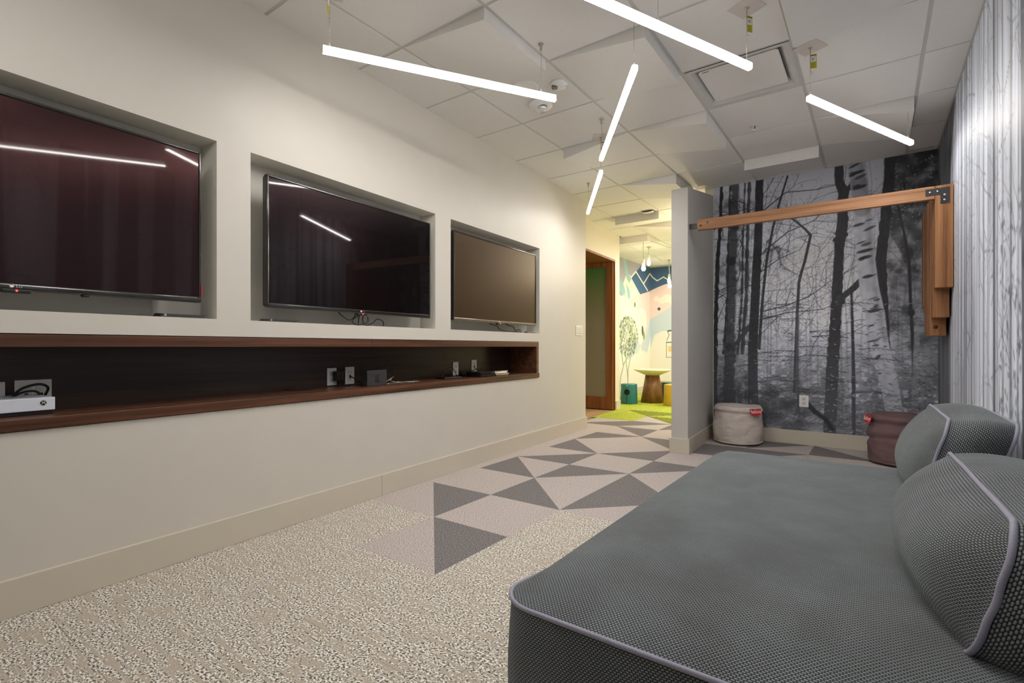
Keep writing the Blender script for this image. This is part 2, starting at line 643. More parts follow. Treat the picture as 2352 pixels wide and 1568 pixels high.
# hall wall (set back) with the door opening, and its return
DU0, DU1, DH = 4.00, 5.19, 2.29
HE = 5.37
mb = MB()
for (a, b, c, d) in [(UE - 0.1, DU0, 0, CE + 0.05), (DU1, HE, 0, CE + 0.05), (DU0, DU1, DH, CE + 0.05)]:
    mb.box(-SET - 0.14, -SET, a, b, c, d)
mb.box(-1.2, -SET - 0.14, HE - 0.10, HE, 0, CE + 0.05)
struct(at_wall(mb.build('wall_hall', M['wall_warm'])))
# dark side room behind the door
mb = MB()
mb.box(-1.75, -1.70, 3.2, HE, 0, CE + 0.05).box(-1.7, -SET - 0.14, 3.25, 3.30, 0, CE + 0.05)
struct(at_wall(mb.build('wall_side_room', M['wall_warm'])))
mb = MB().box(-1.70, -SET - 0.005, 3.32, HE - 0.1, -0.008, -0.001)
o = struct(at_wall(mb.build('floor_side_room', M['oakfloor'])))

# other walls
struct(MB().box(XR, XR + 0.15, Y0, YB + 0.15, 0, CE + 0.05).build('wall_right', M['wall_stub']))
wall_right = bpy.data.objects['wall_right']
struct(MB().box(0.70, XR + 0.15, YB, YB + 0.15, 0, CE + 0.05).build('wall_back', M['wall_warm']))
wall_back = bpy.data.objects['wall_back']
struct(MB().box(-0.4, XR, Y0 - 0.15, Y0, 0, CE + 0.05).build('wall_front', M['wall']))
struct(MB().box(-1.9, -1.745, HE - 0.05, 8.82, 0, CE + 0.05).build('wall_play_left', M['wall_warm']))
struct(MB().box(-1.745, 2.4, 8.675, 8.82, 0, CE + 0.05).build('wall_play_back', M['wall_warm']))
struct(MB().box(2.25, 2.4, YB + 0.15, 8.675, 0, CE + 0.05).build('wall_play_right', M['wall_warm']))
# partition stub: parallel to the left wall, its top rises toward the back wall
mb = MB()
sx0, sx1 = 0.697, 0.845
dx = WB * (YB - 2.62)
vs = [(sx0, 2.62, 0), (sx1, 2.62, 0), (sx1 + dx, YB, 0), (sx0 + dx, YB, 0),
      (sx0, 2.62, 2.405), (sx1, 2.62, 2.405), (sx1 + dx, YB, 2.61), (sx0 + dx, YB, 2.61)]
mb.add(vs, [[0, 1, 2, 3], [4, 5, 6, 7], [0, 1, 5, 4], [1, 2, 6, 5], [2, 3, 7, 6], [3, 0, 4, 7]])
struct(mb.build('wall_stub', M['wall_stub']))

# baseboards
BH, BT = 0.137, 0.016


def bboard(name, f):
    o = struct(f.build(name, M['base']))
    return o


o = bboard('baseboard_left', MB().box(0, BT, Y0, 0.178, 0, BH, bev=0.002).box(0, BT, 0.180, UE + BT, 0, BH, bev=0.002).box(-SET, 0, UE, UE + BT, 0, BH))
at_wall(o)
at_wall(bboard('baseboard_hall', MB().box(-SET, -SET + BT, DU1 + 0.01, HE + BT, 0, BH, bev=0.002).box(-SET, -SET + BT, UE + BT, DU0 - 0.01, 0, BH, bev=0.002)))
bboard('baseboard_back', MB().box(sx1 + dx + BT, XR - BT, YB - BT, YB, 0, BH, bev=0.002))
bboard('baseboard_right', MB().box(XR - BT, XR, Y0, YB, 0, BH, bev=0.002))
mb = MB()
mb.box(sx0 - BT, sx1 + BT, 2.62 - BT, 2.62, 0, BH, bev=0.002)
mb.add([(sx1, 2.62, 0), (sx1 + BT, 2.62, 0), (sx1 + dx + BT, YB, 0), (sx1 + dx, YB, 0),
        (sx1, 2.62, BH), (sx1 + BT, 2.62, BH), (sx1 + dx + BT, YB, BH), (sx1 + dx, YB, BH)],
       [[0, 1, 2, 3], [4, 5, 6, 7], [0, 1, 5, 4], [1, 2, 6, 5], [2, 3, 7, 6], [3, 0, 4, 7]])
mb.add([(sx0 - BT, 2.62, 0), (sx0, 2.62, 0), (sx0 + dx, YB, 0), (sx0 + dx - BT, YB, 0),
        (sx0 - BT, 2.62, BH), (sx0, 2.62, BH), (sx0 + dx, YB, BH), (sx0 + dx - BT, YB, BH)],
       [[0, 1, 2, 3], [4, 5, 6, 7], [0, 1, 5, 4], [1, 2, 6, 5], [2, 3, 7, 6], [3, 0, 4, 7]])
bboard('baseboard_stub', mb)
bboard('baseboard_play', MB().box(-1.745, -1.745 + BT, HE + 0.02, 8.675, 0, BH).box(-1.745 + BT, 2.25, 8.675 - BT, 8.675, 0, BH))

# ------------------------------------------------------------------ ceiling: slab, grid, tiles, wedge panels
ceiling = struct(MB().box(-2.6, 2.9, Y0 - 0.2, 8.9, CE + 0.14, CE + 0.18).build('ceiling', M['plenum']))
GAP = 0.010
cos_, sin_ = math.cos(TH), math.sin(TH)


def lim(poly, r0):
    """keep ceiling pieces on the room side of the left wall / hall wall"""
    yc = r0
    off = 0.0 if yc < UE - 0.02 else (-SET if yc < HE else None)
    if off is None:
        return clip(poly, 1, 0, 1.745)
    # n = (x-WX)*cos + y*sin >= off
    return clip(poly, cos_, sin_, -WX * cos_ - off)


def cell(c, r):
    return [(c * G + GAP, r * G + GAP), ((c + 1) * G - GAP, r * G + GAP), ((c + 1) * G - GAP, (r + 1) * G - GAP), (c * G + GAP, (r + 1) * G - GAP)]


WED = {  # drops at corners (c,r) (c+1,r) (c+1,r+1) (c,r+1)
    (0, 0): (0, .06, .06, 0), (1, 1): (0, .066, .066, 0), (0, 3): (.088, 0, 0, 0), (1, 3): (0, .087, .087, 0),
    (0, 5): (0, .095, .095, 0), (-1, 7): (.10, .10, 0, 0), (-1, 8): (0, .09, .09, 0), (2, 5): (.09, .096, 0, 0),
    (3, 4): (0, .097, .085, 0), (3, 1): (.055, 0, 0, .055), (-2, 9): (.10, .10, 0, 0), (0, -3): (0, .06, .06, 0), (2, -2): (.08, .08, 0, 0),
    (0, 9): (0, .09, .09, 0)}
SKIP = {(2, 2)}
tile_cache = {}
for c in range(-3, 5):
    for r in range(-6, 14):
        if (c, r) in SKIP:
            continue
        poly = cell(c, r)
        rc = r * G + 0.3
        if c == 4:
            poly = clip(poly, -1, 0, XR - 0.012)
        if rc > YB and c * G > 2.25 - 0.02:
            continue
        if r == 6 and c > 0:
            poly = clip(poly, 0, -1, YB) if (c > 1) else poly
        # pieces straddling the end of the left wall are cut by the part of the wall they meet
        p2 = lim(poly, r * G) if not (r * G < UE < (r + 1) * G) else clip(poly, cos_, sin_, -WX * cos_ + SET)
        if len(p2) < 3:
            continue
        xs = [p[0] for p in p2]
        if max(xs) - min(xs) < 0.02 or max(p[1] for p in p2) < Y0:
            continue
        p2 = clip(p2, 0, 1, -Y0)
        if len(p2) < 3:
            continue
        if (c, r) in WED and len(p2) == 4 and p2 == poly:
            d = WED[(c, r)]
            n = 6
            vs, fs = [], []
            for j in range(n + 1):
                for i in range(n + 1):
                    s, t = i / n, j / n
                    x = poly[0][0] + s * (poly[1][0] - poly[0][0])
                    y = poly[0][1] + t * (poly[3][1] - poly[0][1])
                    dd = d[0] * (1 - s) * (1 - t) + d[1] * s * (1 - t) + d[2] * s * t + d[3] * (1 - s) * t
                    vs.append((x, y, CE - dd))
            for j in range(n):
                for i in range(n):
                    k = j * (n + 1) + i
                    fs.append([k, k + n + 1, k + n + 2, k + 1])
            mb = MB().add(vs, fs, 0, True)
            m1 = n + 1
            rim = [i for i in range(m1)] + [m1 * j + n for j in range(1, m1)] + [m1 * n + i for i in range(n - 1, -1, -1)] + [m1 * j for j in range(n - 1, 0, -1)]
            top = [(vs[k][0], vs[k][1], CE + 0.02) for k in rim]
            ring = [vs[k] for k in rim]
            L = len(rim)
            mb.add(ring + top, [[k, (k + 1) % L, L + (k + 1) % L, L + k] for k in range(L)] + [list(range(L, 2 * L))])
            mb.build('ceiling_wedge_panel', M['wedge'], ceiling)
        else:
            mb = MB().prism(p2, 2, CE, CE + 0.02)
            mb.build('ceiling_tile', M['tile'], ceiling)
for c in range(-2, 5):
    w = 0.012 if c < 3 else 0.013
    ya = Y0
    if c == 0:
        ya = -6.9
    pl = [(c * G - w, Y0), (c * G + w, Y0), (c * G + w, 8.67), (c * G - w, 8.67)]
    parts = []
    for (ylo, yhi) in ((Y0, UE), (UE, HE), (HE, 8.67)):
        q = [(c * G - w, ylo), (c * G + w, ylo), (c * G + w, yhi), (c * G - w, yhi)]
        if c > 2 and ylo >= UE:
            q = clip(q, 0, -1, YB)
        q = lim(q, (ylo + 0.05))
        if len(q) >= 3:
            parts.append(q)
    mb = MB()
    for q in parts:
        mb.prism(q, 2, CE + 0.004, CE + 0.03)
    if parts:
        mb.build('ceiling_grid_bar', M['tbar'], ceiling)
for r in range(-6, 15):
    x1 = XR if r * G < YB else 2.25
    q = [(-1.745, r * G - 0.012), (x1, r * G - 0.012), (x1, r * G + 0.012), (-1.745, r * G + 0.012)]
    q = lim(q, r * G)
    if len(q) >= 3:
        MB().prism(q, 2, CE + 0.0042, CE + 0.028).build('ceiling_grid_bar', M['tbar'], ceiling)
# metal wall angle round the room
at_wall(struct(MB().box(0, 0.022, Y0, UE, CE + 0.003, CE + 0.02).build('trim_1', M['tbar'])))
struct(MB().box(XR - 0.022, XR, Y0, YB - 0.022, CE + 0.001, CE + 0.02).build('trim_2', M['tbar']))
struct(MB().box(sx1 + dx, XR - 0.022, YB - 0.022, YB, CE + 0.001, CE + 0.02).build('trim_3', M['tbar']))

# ------------------------------------------------------------------ carpet
CX, CY, CS, CSY = 0.17, 0.61, 0.52, 0.523


def cv(i, j):
    return (CX + CS * i, CY + CSY * j)


def piece(poly, mat, name='carpet_tile', z=0.0):
    yc = sum(p[1] for p in poly) / len(poly)
    if yc < UE - 0.1:
        poly = clip(poly, cos_, sin_, -WX * cos_)
    elif yc < HE + 0.0:
        poly = clip(poly, cos_, sin_, -WX * cos_ + SET)
    poly = clip(poly, 1, 0, 1.745)
    poly = clip(poly, -1, 0, XR)
    if len(poly) < 3:
        return
    g = 0.0006
    cx, cy = sum(p[0] for p in poly) / len(poly), sum(p[1] for p in poly) / len(poly)
    poly = [(p[0] + g * (1 if cx > p[0] else -1), p[1] + g * (1 if cy > p[1] else -1)) for p in poly]
    MB().prism(poly, 2, -0.008, z).build(name, mat, floor)


L_, D_, F_ = M['carpet_light'], M['carpet_dark'], M['carpet_fleck']
# tile -> 'L' light, or (diagonal, dark corner) with '/' = (i,j)-(i+1,j+1) and '\\' = (i+1,j)-(i,j+1)
T = {(0, -2): ('\\', 'ne'), (0, -1): 'L', (-1, -1): ('\\', 'ne'), (0, 0): ('\\', 'sw'), (-1, 0): 'L', (-1, 1): ('\\', 'sw'),
     (0, 1): ('/', 'nw'), (0, 2): 'L', (1, 2): ('/', 'nw'), (1, 1): ('\\', 'sw'), (1, 0): ('/', 'nw'), (-1, 2): ('/', 'se'),
     (-1, 3): ('\\', 'sw'), (-1, 4): ('/', 'nw'), (0, 3): ('/', 'se'), (0, 4): ('\\', 'ne'), (1, 3): 'L', (-1, 5): ('\\', 'ne'),
     (0, 5): 'L', (-1, 6): ('/', 'nw'), (0, 6): ('/', 'nw'), (-2, 6): ('/', 'sw2'), (-2, 5): 'L', (1, 4): 'D', (1, 5): 'L',
     (2, 4): ('/', 'nw'), (2, 5): ('/', 'nw'), (3, 5): ('\\', 'sw'), (2, 3): 'L', (3, 4): 'L', (4, 5): 'L', (4, 4): 'L', (3, 3): 'L',
     (4, 3): 'L', (2, 2): ('\\', 'sw'), (2, 1): 'L', (2, 0): 'L', (-2, -1): 'L', (-2, 0): 'L', (-2, 1): 'L', (-2, 2): 'L', (-2, 3): 'L', (-2, 4): 'L',
     (3, 2): 'L', (3, 1): ('/', 'nw'), (4, 2): 'L', (4, 1): 'L', (3, 0): 'L', (4, 0): 'L', (1, 6): 'L'}
for (i, j), k in T.items():
    sw, se, ne, nw = cv(i, j), cv(i + 1, j), cv(i + 1, j + 1), cv(i, j + 1)
    if k == 'L':
        piece([sw, se, ne, nw], L_)
    elif k == 'D':
        piece([sw, se, ne, nw], D_)
    else:
        dg, dk = k
        if dg == '/':
            piece([sw, ne, nw], D_ if dk == 'nw' else L_)
            piece([sw, se, ne], D_ if dk in ('se', 'sw2') else L_)
        else:
            piece([sw, se, nw], D_ if dk == 'sw' else L_)
            piece([se, ne, nw], D_ if dk == 'ne' else L_)
for i in range(-3, 6):
    for j in range(-9, 0):
        if (i, j) not in T:
            piece([cv(i, j), cv(i + 1, j), cv(i + 1, j + 1), cv(i, j + 1)], F_)


def shag(poly, mat):
    """a shag carpet tile: a tufted patch with real relief"""
    bm = bmesh.new()
    f = bm.faces.new([bm.verts.new((p[0], p[1], 0)) for p in poly])
    bmesh.ops.triangulate(bm, faces=[f])
    bmesh.ops.subdivide_edges(bm, edges=bm.edges[:], cuts=18, use_grid_fill=True)
    cx, cy = sum(p[0] for p in poly) / len(poly), sum(p[1] for p in poly) / len(poly)
    for v in bm.verts:
        n = mnoise.noise(Vector((v.co.x * 30, v.co.y * 30, 0))) + 0.6 * mnoise.noise(Vector((v.co.x * 75, v.co.y * 75, 3)))
        v.co.z = 0.0005 if v.is_boundary else 0.006 + 0.007 * n
    mb = MB()
    mb._take(bm, 0, True)
    o = mb.build('shag_carpet_tile', mat, floor)


def shag_clip(poly):
    yc = sum(p[1] for p in poly) / len(poly)
    if yc < HE:
        poly = clip(poly, cos_, sin_, -WX * cos_ + SET - 0.002)
    poly = clip(poly, 1, 0, 1.745)
    poly = clip(poly, -1, 0, 2.25)
    poly = clip(poly, 0, -1, 8.675)
    return poly


for i in range(-4, 5):
    for j in range(6, 16):
        if (i, j) in T or (j == 6 and i > 1) or (j == 6 and i < -2):
            continue
        sw, se, ne, nw = cv(i, j), cv(i + 1, j), cv(i + 1, j + 1), cv(i, j + 1)
        if j == 7 and i == -1:
            piece([sw, se, nw], L_)
            shag([se, ne, nw], M['shag_dark'])
            continue
        q = shag_clip([sw, se, ne, nw])
        if len(q) < 3:
            continue
        if (i, j) == (-1, 8):
            shag([sw, se, ne], M['shag'])
            shag([sw, ne, nw], M['shag_dark'])
        elif (i, j) == (-2, 8):
            shag(clip(clip([sw, se, nw], cos_, sin_, -WX * cos_ + SET), 1, 0, 1.7), M['shag'])
            shag(clip([se, ne, nw], cos_, sin_, -WX * cos_ + SET), M['shag_dark'])
        elif (i, j) == (0, 8):
            shag([sw, se, nw], M['shag_dark'])
            shag([se, ne, nw], M['shag'])
        elif (i, j) in ((0, 7), (1, 7)):
            shag(q, M['shag_dark'])
        else:
            shag(q, M['shag'])

# ------------------------------------------------------------------ printed murals (flat print, painted on a fine grid)
rng = np.random.default_rng(11)


def smooth_noise(h, w, cy, cx):
    """value noise with about cy x cx cells"""
    g = rng.random((cy + 3, cx + 3))
    yy, xx = np.linspace(0, cy, h), np.linspace(0, cx, w)
    y0, x0 = yy.astype(int), xx.astype(int)
    fy, fx = (yy - y0)[:, None], (xx - x0)[None, :]
    fy, fx = fy * fy * (3 - 2 * fy), fx * fx * (3 - 2 * fx)
    a, b = g[y0][:, x0], g[y0][:, x0 + 1]
    c, d = g[y0 + 1][:, x0], g[y0 + 1][:, x0 + 1]
    return (a * (1 - fx) + b * fx) * (1 - fy) + (c * (1 - fx) + d * fx) * fy


class Print:
    def __init__(self, a0, a1, z0, z1, da, dz):
        self.a = np.arange(a0, a1 + da / 2, da)
        self.z = np.arange(z0, z1 + dz / 2, dz)
        self.a[-1], self.z[-1] = a1, z1
        self.h, self.w = len(self.z), len(self.a)
        self.A, self.Z = np.meshgrid(self.a, self.z)
        self.da, self.dz = da, dz

    def stroke(self, img, pts, widths, col, soft=0.004, alpha=1.0, edge=None, tex=None):
        for k in range(len(pts) - 1):
            (x0, y0), (x1, y1) = pts[k], pts[k + 1]
            w0, w1 = widths[k], widths[k + 1]
            m = max(w0, w1) / 2 + soft * 2
            i0, i1 = np.searchsorted(self.a, [min(x0, x1) - m, max(x0, x1) + m])
            j0, j1 = np.searchsorted(self.z, [min(y0, y1) - m, max(y0, y1) + m])
            if i1 <= i0 or j1 <= j0:
                continue
            A, Z = self.A[j0:j1, i0:i1], self.Z[j0:j1, i0:i1]
            L2 = (x1 - x0) ** 2 + (y1 - y0) ** 2 + 1e-12
            t = np.clip(((A - x0) * (x1 - x0) + (Z - y0) * (y1 - y0)) / L2, 0, 1)
            d = np.hypot(A - x0 - t * (x1 - x0), Z - y0 - t * (y1 - y0))
            w = (w0 + t * (w1 - w0)) / 2
            if edge is not None:
                w = w + edge[j0:j1, i0:i1]
            cov = np.clip((w - d) / soft + 0.5, 0, 1)[..., None] * alpha
            c = np.asarray(col)
            if tex is not None:
                c = c * tex[j0:j1, i0:i1, None]
            img[j0:j1, i0:i1] = img[j0:j1, i0:i1] * (1 - cov) + c * cov

    def poly(self, img, pts, col, alpha=1.0):
        inside = np.zeros((self.h, self.w), bool)
        n = len(pts)
        for i in range(n):
            (x0, y0), (x1, y1) = pts[i], pts[(i + 1) % n]
            if y0 == y1:
                continue
            c = ((y0 > self.Z) != (y1 > self.Z)) & (self.A < (x1 - x0) * (self.Z - y0) / (y1 - y0) + x0)
            inside ^= c
        img[inside] = img[inside] * (1 - alpha) + np.asarray(col) * alpha

    def blob(self, img, cx, cy, rx, ry, col, ang=0.0, alpha=1.0, soft=0.25):
        m = max(rx, ry) * 1.3
        i0, i1 = np.searchsorted(self.a, [cx - m, cx + m])
        j0, j1 = np.searchsorted(self.z, [cy - m, cy + m])
        if i1 <= i0 or j1 <= j0:
            return
        A, Z = self.A[j0:j1, i0:i1] - cx, self.Z[j0:j1, i0:i1] - cy
        u, v = A * math.cos(ang) + Z * math.sin(ang), -A * math.sin(ang) + Z * math.cos(ang)
        d = np.sqrt((u / rx) ** 2 + (v / ry) ** 2)
        cov = np.clip((1 - d) / soft + 0.5, 0, 1)[..., None] * alpha
        img[j0:j1, i0:i1] = img[j0:j1, i0:i1] * (1 - cov) + np.asarray(col) * cov

    def mesh(self, name, img, mat, place, parent, label=None):
        co = place(self.A.ravel(), self.Z.ravel())
        idx = np.arange(self.h * self.w).reshape(self.h, self.w)
        q = np.stack([idx[:-1, :-1], idx[:-1, 1:], idx[1:, 1:], idx[1:, :-1]], -1).reshape(-1, 4)
        me = bpy.data.meshes.new(name)
        me.vertices.add(len(co))
        me.vertices.foreach_set('co', co.astype(np.float32).ravel())
        me.loops.add(q.size)
        me.loops.foreach_set('vertex_index', q.astype(np.int32).ravel())
        me.polygons.add(len(q))
        me.polygons.foreach_set('loop_start', np.arange(0, q.size, 4, dtype=np.int32))
        me.update(calc_edges=True)
        at = me.attributes.new('print', 'FLOAT_COLOR', 'POINT')
        rgba = np.ones((self.h * self.w, 4), np.float32)
        rgba[:, :3] = np.clip(img.reshape(-1, 3), 0, 1)
        at.data.foreach_set('color', rgba.ravel())
        me.materials.append(mat)
        o = bpy.data.objects.new(name, me)
        C.objects.link(o)
        o.parent = parent
        if label:
            o['label'] = label
        return o


def sg(v):
    """display grey (0-255) to linear with the cool tint of the print"""
    x = v / 255
    l = ((x + 0.055) / 1.055) ** 2.4
    return np.array([l * 0.95, l * 0.98, l * 1.09])


def twigs(P, img, x, z, ang, length, w, col, depth, wob=0.25, alpha=1.0, spread=0.6):
    pts, ws = [(x, z)], [w]
    n = 5
    for k in range(n):
        ang += rng.normal(0, wob)
        x += math.cos(ang) * length / n
        z += math.sin(ang) * length / n
        pts.append((x, z))
        ws.append(w * (1 - 0.75 * (k + 1) / n))
        if depth > 0 and rng.random() < 0.75:
            twigs(P, img, x, z, ang + rng.choice([-1, 1]) * rng.uniform(0.3, 0.3 + spread), length * rng.uniform(0.35, 0.6), ws[-1] * 0.7, col, depth - 1, wob, alpha, spread)
    P.stroke(img, pts, ws, col, 0.004, alpha)


def back_mural():
    P = Print(0.79, XR, BH, CE, 0.0042, 0.0042)
    h, w = P.h, P.w
    A, Z = P.A, P.Z
    # pale sky, brightest around the middle of the print, grey mist low down
    v = 205 + 50 * np.exp(-((A - 1.65) / 0.5) ** 2 - ((Z - 1.55) / 0.65) ** 2) - 45 * np.clip((Z - 2.1) / 0.6, 0, 1) * 0.6
    low = np.clip((1.15 - Z) / 0.75, 0, 1)
    mist = 92 + 80 * smooth_noise(h, w, 14, 16) - 20 * (1 - np.clip(A - 0.8, 0, 1))
    gl = smooth_noise(h, w, 95, 42) * .6 + smooth_noise(h, w, 170, 90) * .4
    patch = smooth_noise(h, w, 9, 8)
    mist = mist - 14 + np.clip((gl - .56 + .22 * (patch - .45)) / .10, 0, 1) * (95 - 45 * np.clip((1.25 - A) / .4, 0, 1)) * np.clip((Z - .12) / .35, .25, 1)
    v = v * (1 - low) + mist * low
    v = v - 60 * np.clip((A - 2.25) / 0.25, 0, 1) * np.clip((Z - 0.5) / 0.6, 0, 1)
    img = np.stack([sg(0)[0] + 0 * v] * 3, -1)
    x = v / 255
    l = ((x + 0.055) / 1.055) ** 2.4
    img = np.stack([l * 0.95, l * 0.98, l * 1.09], -1) * 1.15
    mot = 0.8 + 0.4 * smooth_noise(h, w, 120, 60)
    edge = 0.012 * (smooth_noise(h, w, 60, 40) - 0.5)
    bark = 0.75 + 0.5 * smooth_noise(h, w, 70, 160)
    # far haze of thin trees
    for k in range(46):
        xx = rng.uniform(0.8, 2.64)
        g = rng.uniform(120, 165)
        P.stroke(img, [(xx, 0.3), (xx + rng.normal(0, .02), 1.2), (xx + rng.normal(0, .05), rng.uniform(1.4, 2.6))], [.02, .014, .004], sg(g), .008, .55)
    # fine twigs
    for k in range(75):
        x0, z0 = rng.uniform(1.2, 2.2), rng.uniform(1.0, 2.45)
        twigs(P, img, x0, z0, rng.choice([0.3, 2.7, 0.7, 2.3, 1.2, -0.3, 3.4]) + rng.normal(0, .3), rng.uniform(.3, .75), rng.uniform(.005, .009), sg(rng.uniform(60, 100)), 2, .22, .8)
    # long sweeping branches
    for pts in ([(1.27, 1.33), (1.48, 1.38), (1.69, 1.46), (1.82, 1.55), (1.89, 1.62)], [(1.22, 1.24), (1.5, 1.31), (1.8, 1.33), (1.92, 1.38)],
                [(1.3, 1.95), (1.5, 2.12), (1.72, 2.2), (1.95, 2.4)], [(1.25, 2.35), (1.5, 2.52), (1.75, 2.5), (1.93, 2.52)], [(1.24, 1.72), (1.42, 1.86), (1.6, 1.92)]):
        P.stroke(img, [(a + rng.normal(0, .008), b) for a, b in pts], list(np.linspace(.013, .006, len(pts))), sg(66), .005)
        for a, b in pts:
            twigs(P, img, a, b, rng.uniform(.2, 2.6), .4, .007, sg(78), 2)
    # curvy thin trunk and the leaning one
    P.stroke(img, [(1.50, 2.68), (1.42, 2.40), (1.37, 2.19), (1.31, 1.85), (1.27, 1.44), (1.24, .95)], [.018, .022, .024, .026, .028, .03], sg(58), .006, tex=bark)
    P.stroke(img, [(1.46, 2.3), (1.56, 2.23), (1.66, 2.12), (1.70, 2.06), (1.65, 1.81), (1.62, 1.70), (1.60, 1.61), (1.585, 1.3), (1.56, .52)], [.014, .018, .022, .026, .026, .026, .027, .028, .03], sg(66), .005, tex=bark)
    P.stroke(img, [(1.60, .2), (1.585, .8), (1.59, 1.3)], [.03, .026, .02], sg(88), .008)
    # grove on the left edge
    P.stroke(img, [(.87, 2.68), (.86, 2.3), (.83, 1.89), (.81, 1.2), (.80, .2)], [.035, .04, .042, .045, .05], sg(40), .008, edge=edge, tex=bark)
    for xx, ww, gg in ((1.075, .02, 70), (1.12, .03, 80), (1.11, .018, 62), (.93, .02, 58)):
        P.stroke(img, [(xx + .03, 2.68), (xx + .01, 2.1), (xx, 1.5), (xx - .04, .9)], [ww, ww, ww * 1.1, ww * 1.2], sg(gg), .008, edge=edge)
    P.stroke(img, [(1.01, 2.68), (.975, 1.88), (.955, .95), (.94, .15)], [.085, .10, .11, .12], sg(52), .02, .92, edge=edge * 2.2, tex=mot)
    P.stroke(img, [(1.18, 1.22), (1.08, 1.08), (1.0, .98)], [.05, .045, .04], sg(70), .012)
    for k in range(60):       # blurred evergreen boughs in front of the grove
        xx, zz = rng.uniform(.82, 1.22), rng.choice([rng.uniform(1.55, 1.95), rng.uniform(2.1, 2.55), rng.uniform(.4, 1.2)])
        P.blob(img, xx, zz, rng.uniform(.03, .09), rng.uniform(.012, .035), sg(rng.uniform(34, 62)), rng.normal(0, .5), .5, .9)
    for k in range(26):
        twigs(P, img, rng.uniform(.8, 1.25), rng.uniform(.9, 2.6), rng.uniform(0, 6.28), .4, .009, sg(48), 2)
    for pts in ([(1.32, 2.05), (1.42, 1.93), (1.44, 1.80), (1.52, 1.72)], [(1.2, 1.9), (1.4, 1.98), (1.52, 1.92)], [(1.36, 1.95), (1.33, 1.72)]):
        P.stroke(img, pts, list(np.linspace(.03, .012, len(pts))), sg(62), .02, .8)
    # main dark trunk, left third
    P.stroke(img, [(1.245, 2.69), (1.235, 2.2), (1.22, 1.85), (1.195, 1.3), (1.18, .95), (1.18, .137)], [.075, .078, .082, .088, .092, .10], sg(46), .006, edge=edge * .5, tex=bark)
    # main dark trunk with burls and a forked arm
    P.stroke(img, [(1.93, 2.69), (1.935, 2.6), (1.95, 2.5), (1.99, 2.43), (2.06, 2.55)], [.06, .055, .05, .045, .03], sg(58), .006)
    P.stroke(img, [(1.93, 2.69), (1.94, 2.53), (1.97, 2.42), (1.965, 2.25), (1.96, 2.13), (1.94, 1.95), (1.93, 1.77), (1.92, 1.53), (1.905, 1.2), (1.89, .95), (1.87, .5), (1.86, .15)],
             [.072, .075, .082, .086, .098, .084, .080, .09, .092, .10, .105, .11], sg(56), .006, edge=edge * .9, tex=bark)
    for bx, bz, br in ((1.905, 1.99, .022), (1.985, 2.03, .022), (1.915, 1.62, .02), (1.96, 1.40, .025)):
        P.blob(img, bx, bz, br, br * 1.2, sg(54))
    P.stroke(img, [(2.12, 1.60), (2.05, 1.52), (1.97, 1.45), (1.92, 1.40)], [.06, .055, .055, .06], sg(62), .006, tex=bark)
    # grey birch behind, right
    P.stroke(img, [(2.335, 2.6), (2.345, 2.25), (2.37, 1.98), (2.44, 1.83), (2.5, 1.6)], [.05, .055, .075, .085, .07], sg(112), .008, tex=mot)
    # dark leafy right edge
    for k in range(240):
        xx, zz = rng.uniform(2.30, 2.66), 2.69 - 1.75 * rng.random() ** 1.5
        P.blob(img, xx, zz, rng.uniform(.02, .07), rng.uniform(.015, .05), sg(rng.uniform(34, 64)), rng.uniform(0, 3), .35 + .25 * min(1, max(0, zz - 1.2)), .9)
    for k in range(420):
        xx, zz = rng.uniform(2.22, 2.64), rng.uniform(1.05, 2.66)
        P.blob(img, xx, zz, rng.uniform(.004, .013), rng.uniform(.0015, .004), sg(rng.uniform(110, 200)), rng.normal(.2, .8), .75, .6)
    # the dark trunk beside the birch
    P.stroke(img, [(2.325, 2.69), (2.31, 2.4), (2.29, 2.15), (2.27, 1.9), (2.25, 1.74), (2.27, 1.45), (2.285, 1.2), (2.30, .95)], [.085, .082, .08, .078, .095, .07, .06, .05], sg(50), .006, edge=edge, tex=bark)
    # white birch with dark bark marks
    bp = [(2.065, 2.69), (2.09, 2.5), (2.115, 2.25), (2.13, 1.95), (2.145, 1.75), (2.17, 1.5), (2.21, 1.27), (2.235, 1.05), (2.26, .9), (2.33, .56), (2.36, .3)]
    bw = [.125, .13, .135, .14, .14, .145, .15, .14, .14, .13, .12]
    P.stroke(img, bp, bw, sg(205), .007, tex=0.82 + 0.36 * smooth_noise(h, w, 60, 60))
    P.stroke(img, [(a + .045, b) for a, b in bp[:8]], [.035] * 8, sg(120), .04, .5)
    P.stroke(img, bp[:3], bw[:3], sg(110), .02, .6)
    for k in range(30):
        t = rng.uniform(0, 8.6)
        i = int(t)
        f = t - i
        cx = bp[i][0] * (1 - f) + bp[i + 1][0] * f
        cz = bp[i][1] * (1 - f) + bp[i + 1][1] * f
        s = rng.uniform(-.05, .05)
        P.blob(img, cx + s, cz, rng.uniform(.015, .055), rng.uniform(.004, .016), sg(rng.uniform(40, 80)), rng.normal(.25, .15), .9, .5)
    for zz, rx in ((1.86, .07), (1.80, .05), (2.46, .06), (2.60, .06), (1.30, .05), (1.62, .045)):
        cx = np.interp(-zz, [-b for a, b in bp], [a for a, b in bp])
        P.blob(img, cx, zz, rx, .016, sg(46), .2, .95, .4)
    # thin trunk at the right
    P.stroke(img, [(2.37, 2.3), (2.39, 2.18), (2.43, 1.95), (2.46, 1.72), (2.47, 1.34), (2.49, .88), (2.49, .4)], [.016, .018, .02, .022, .024, .026, .026], sg(52), .005)
    P.blob(img, 2.475, 1.27, .025, .03, sg(50))
    P.stroke(img, [(2.05, .15), (2.05, .6), (2.045, .95), (2.03, 1.53)], [.03, .03, .026, .018], sg(56), .006)
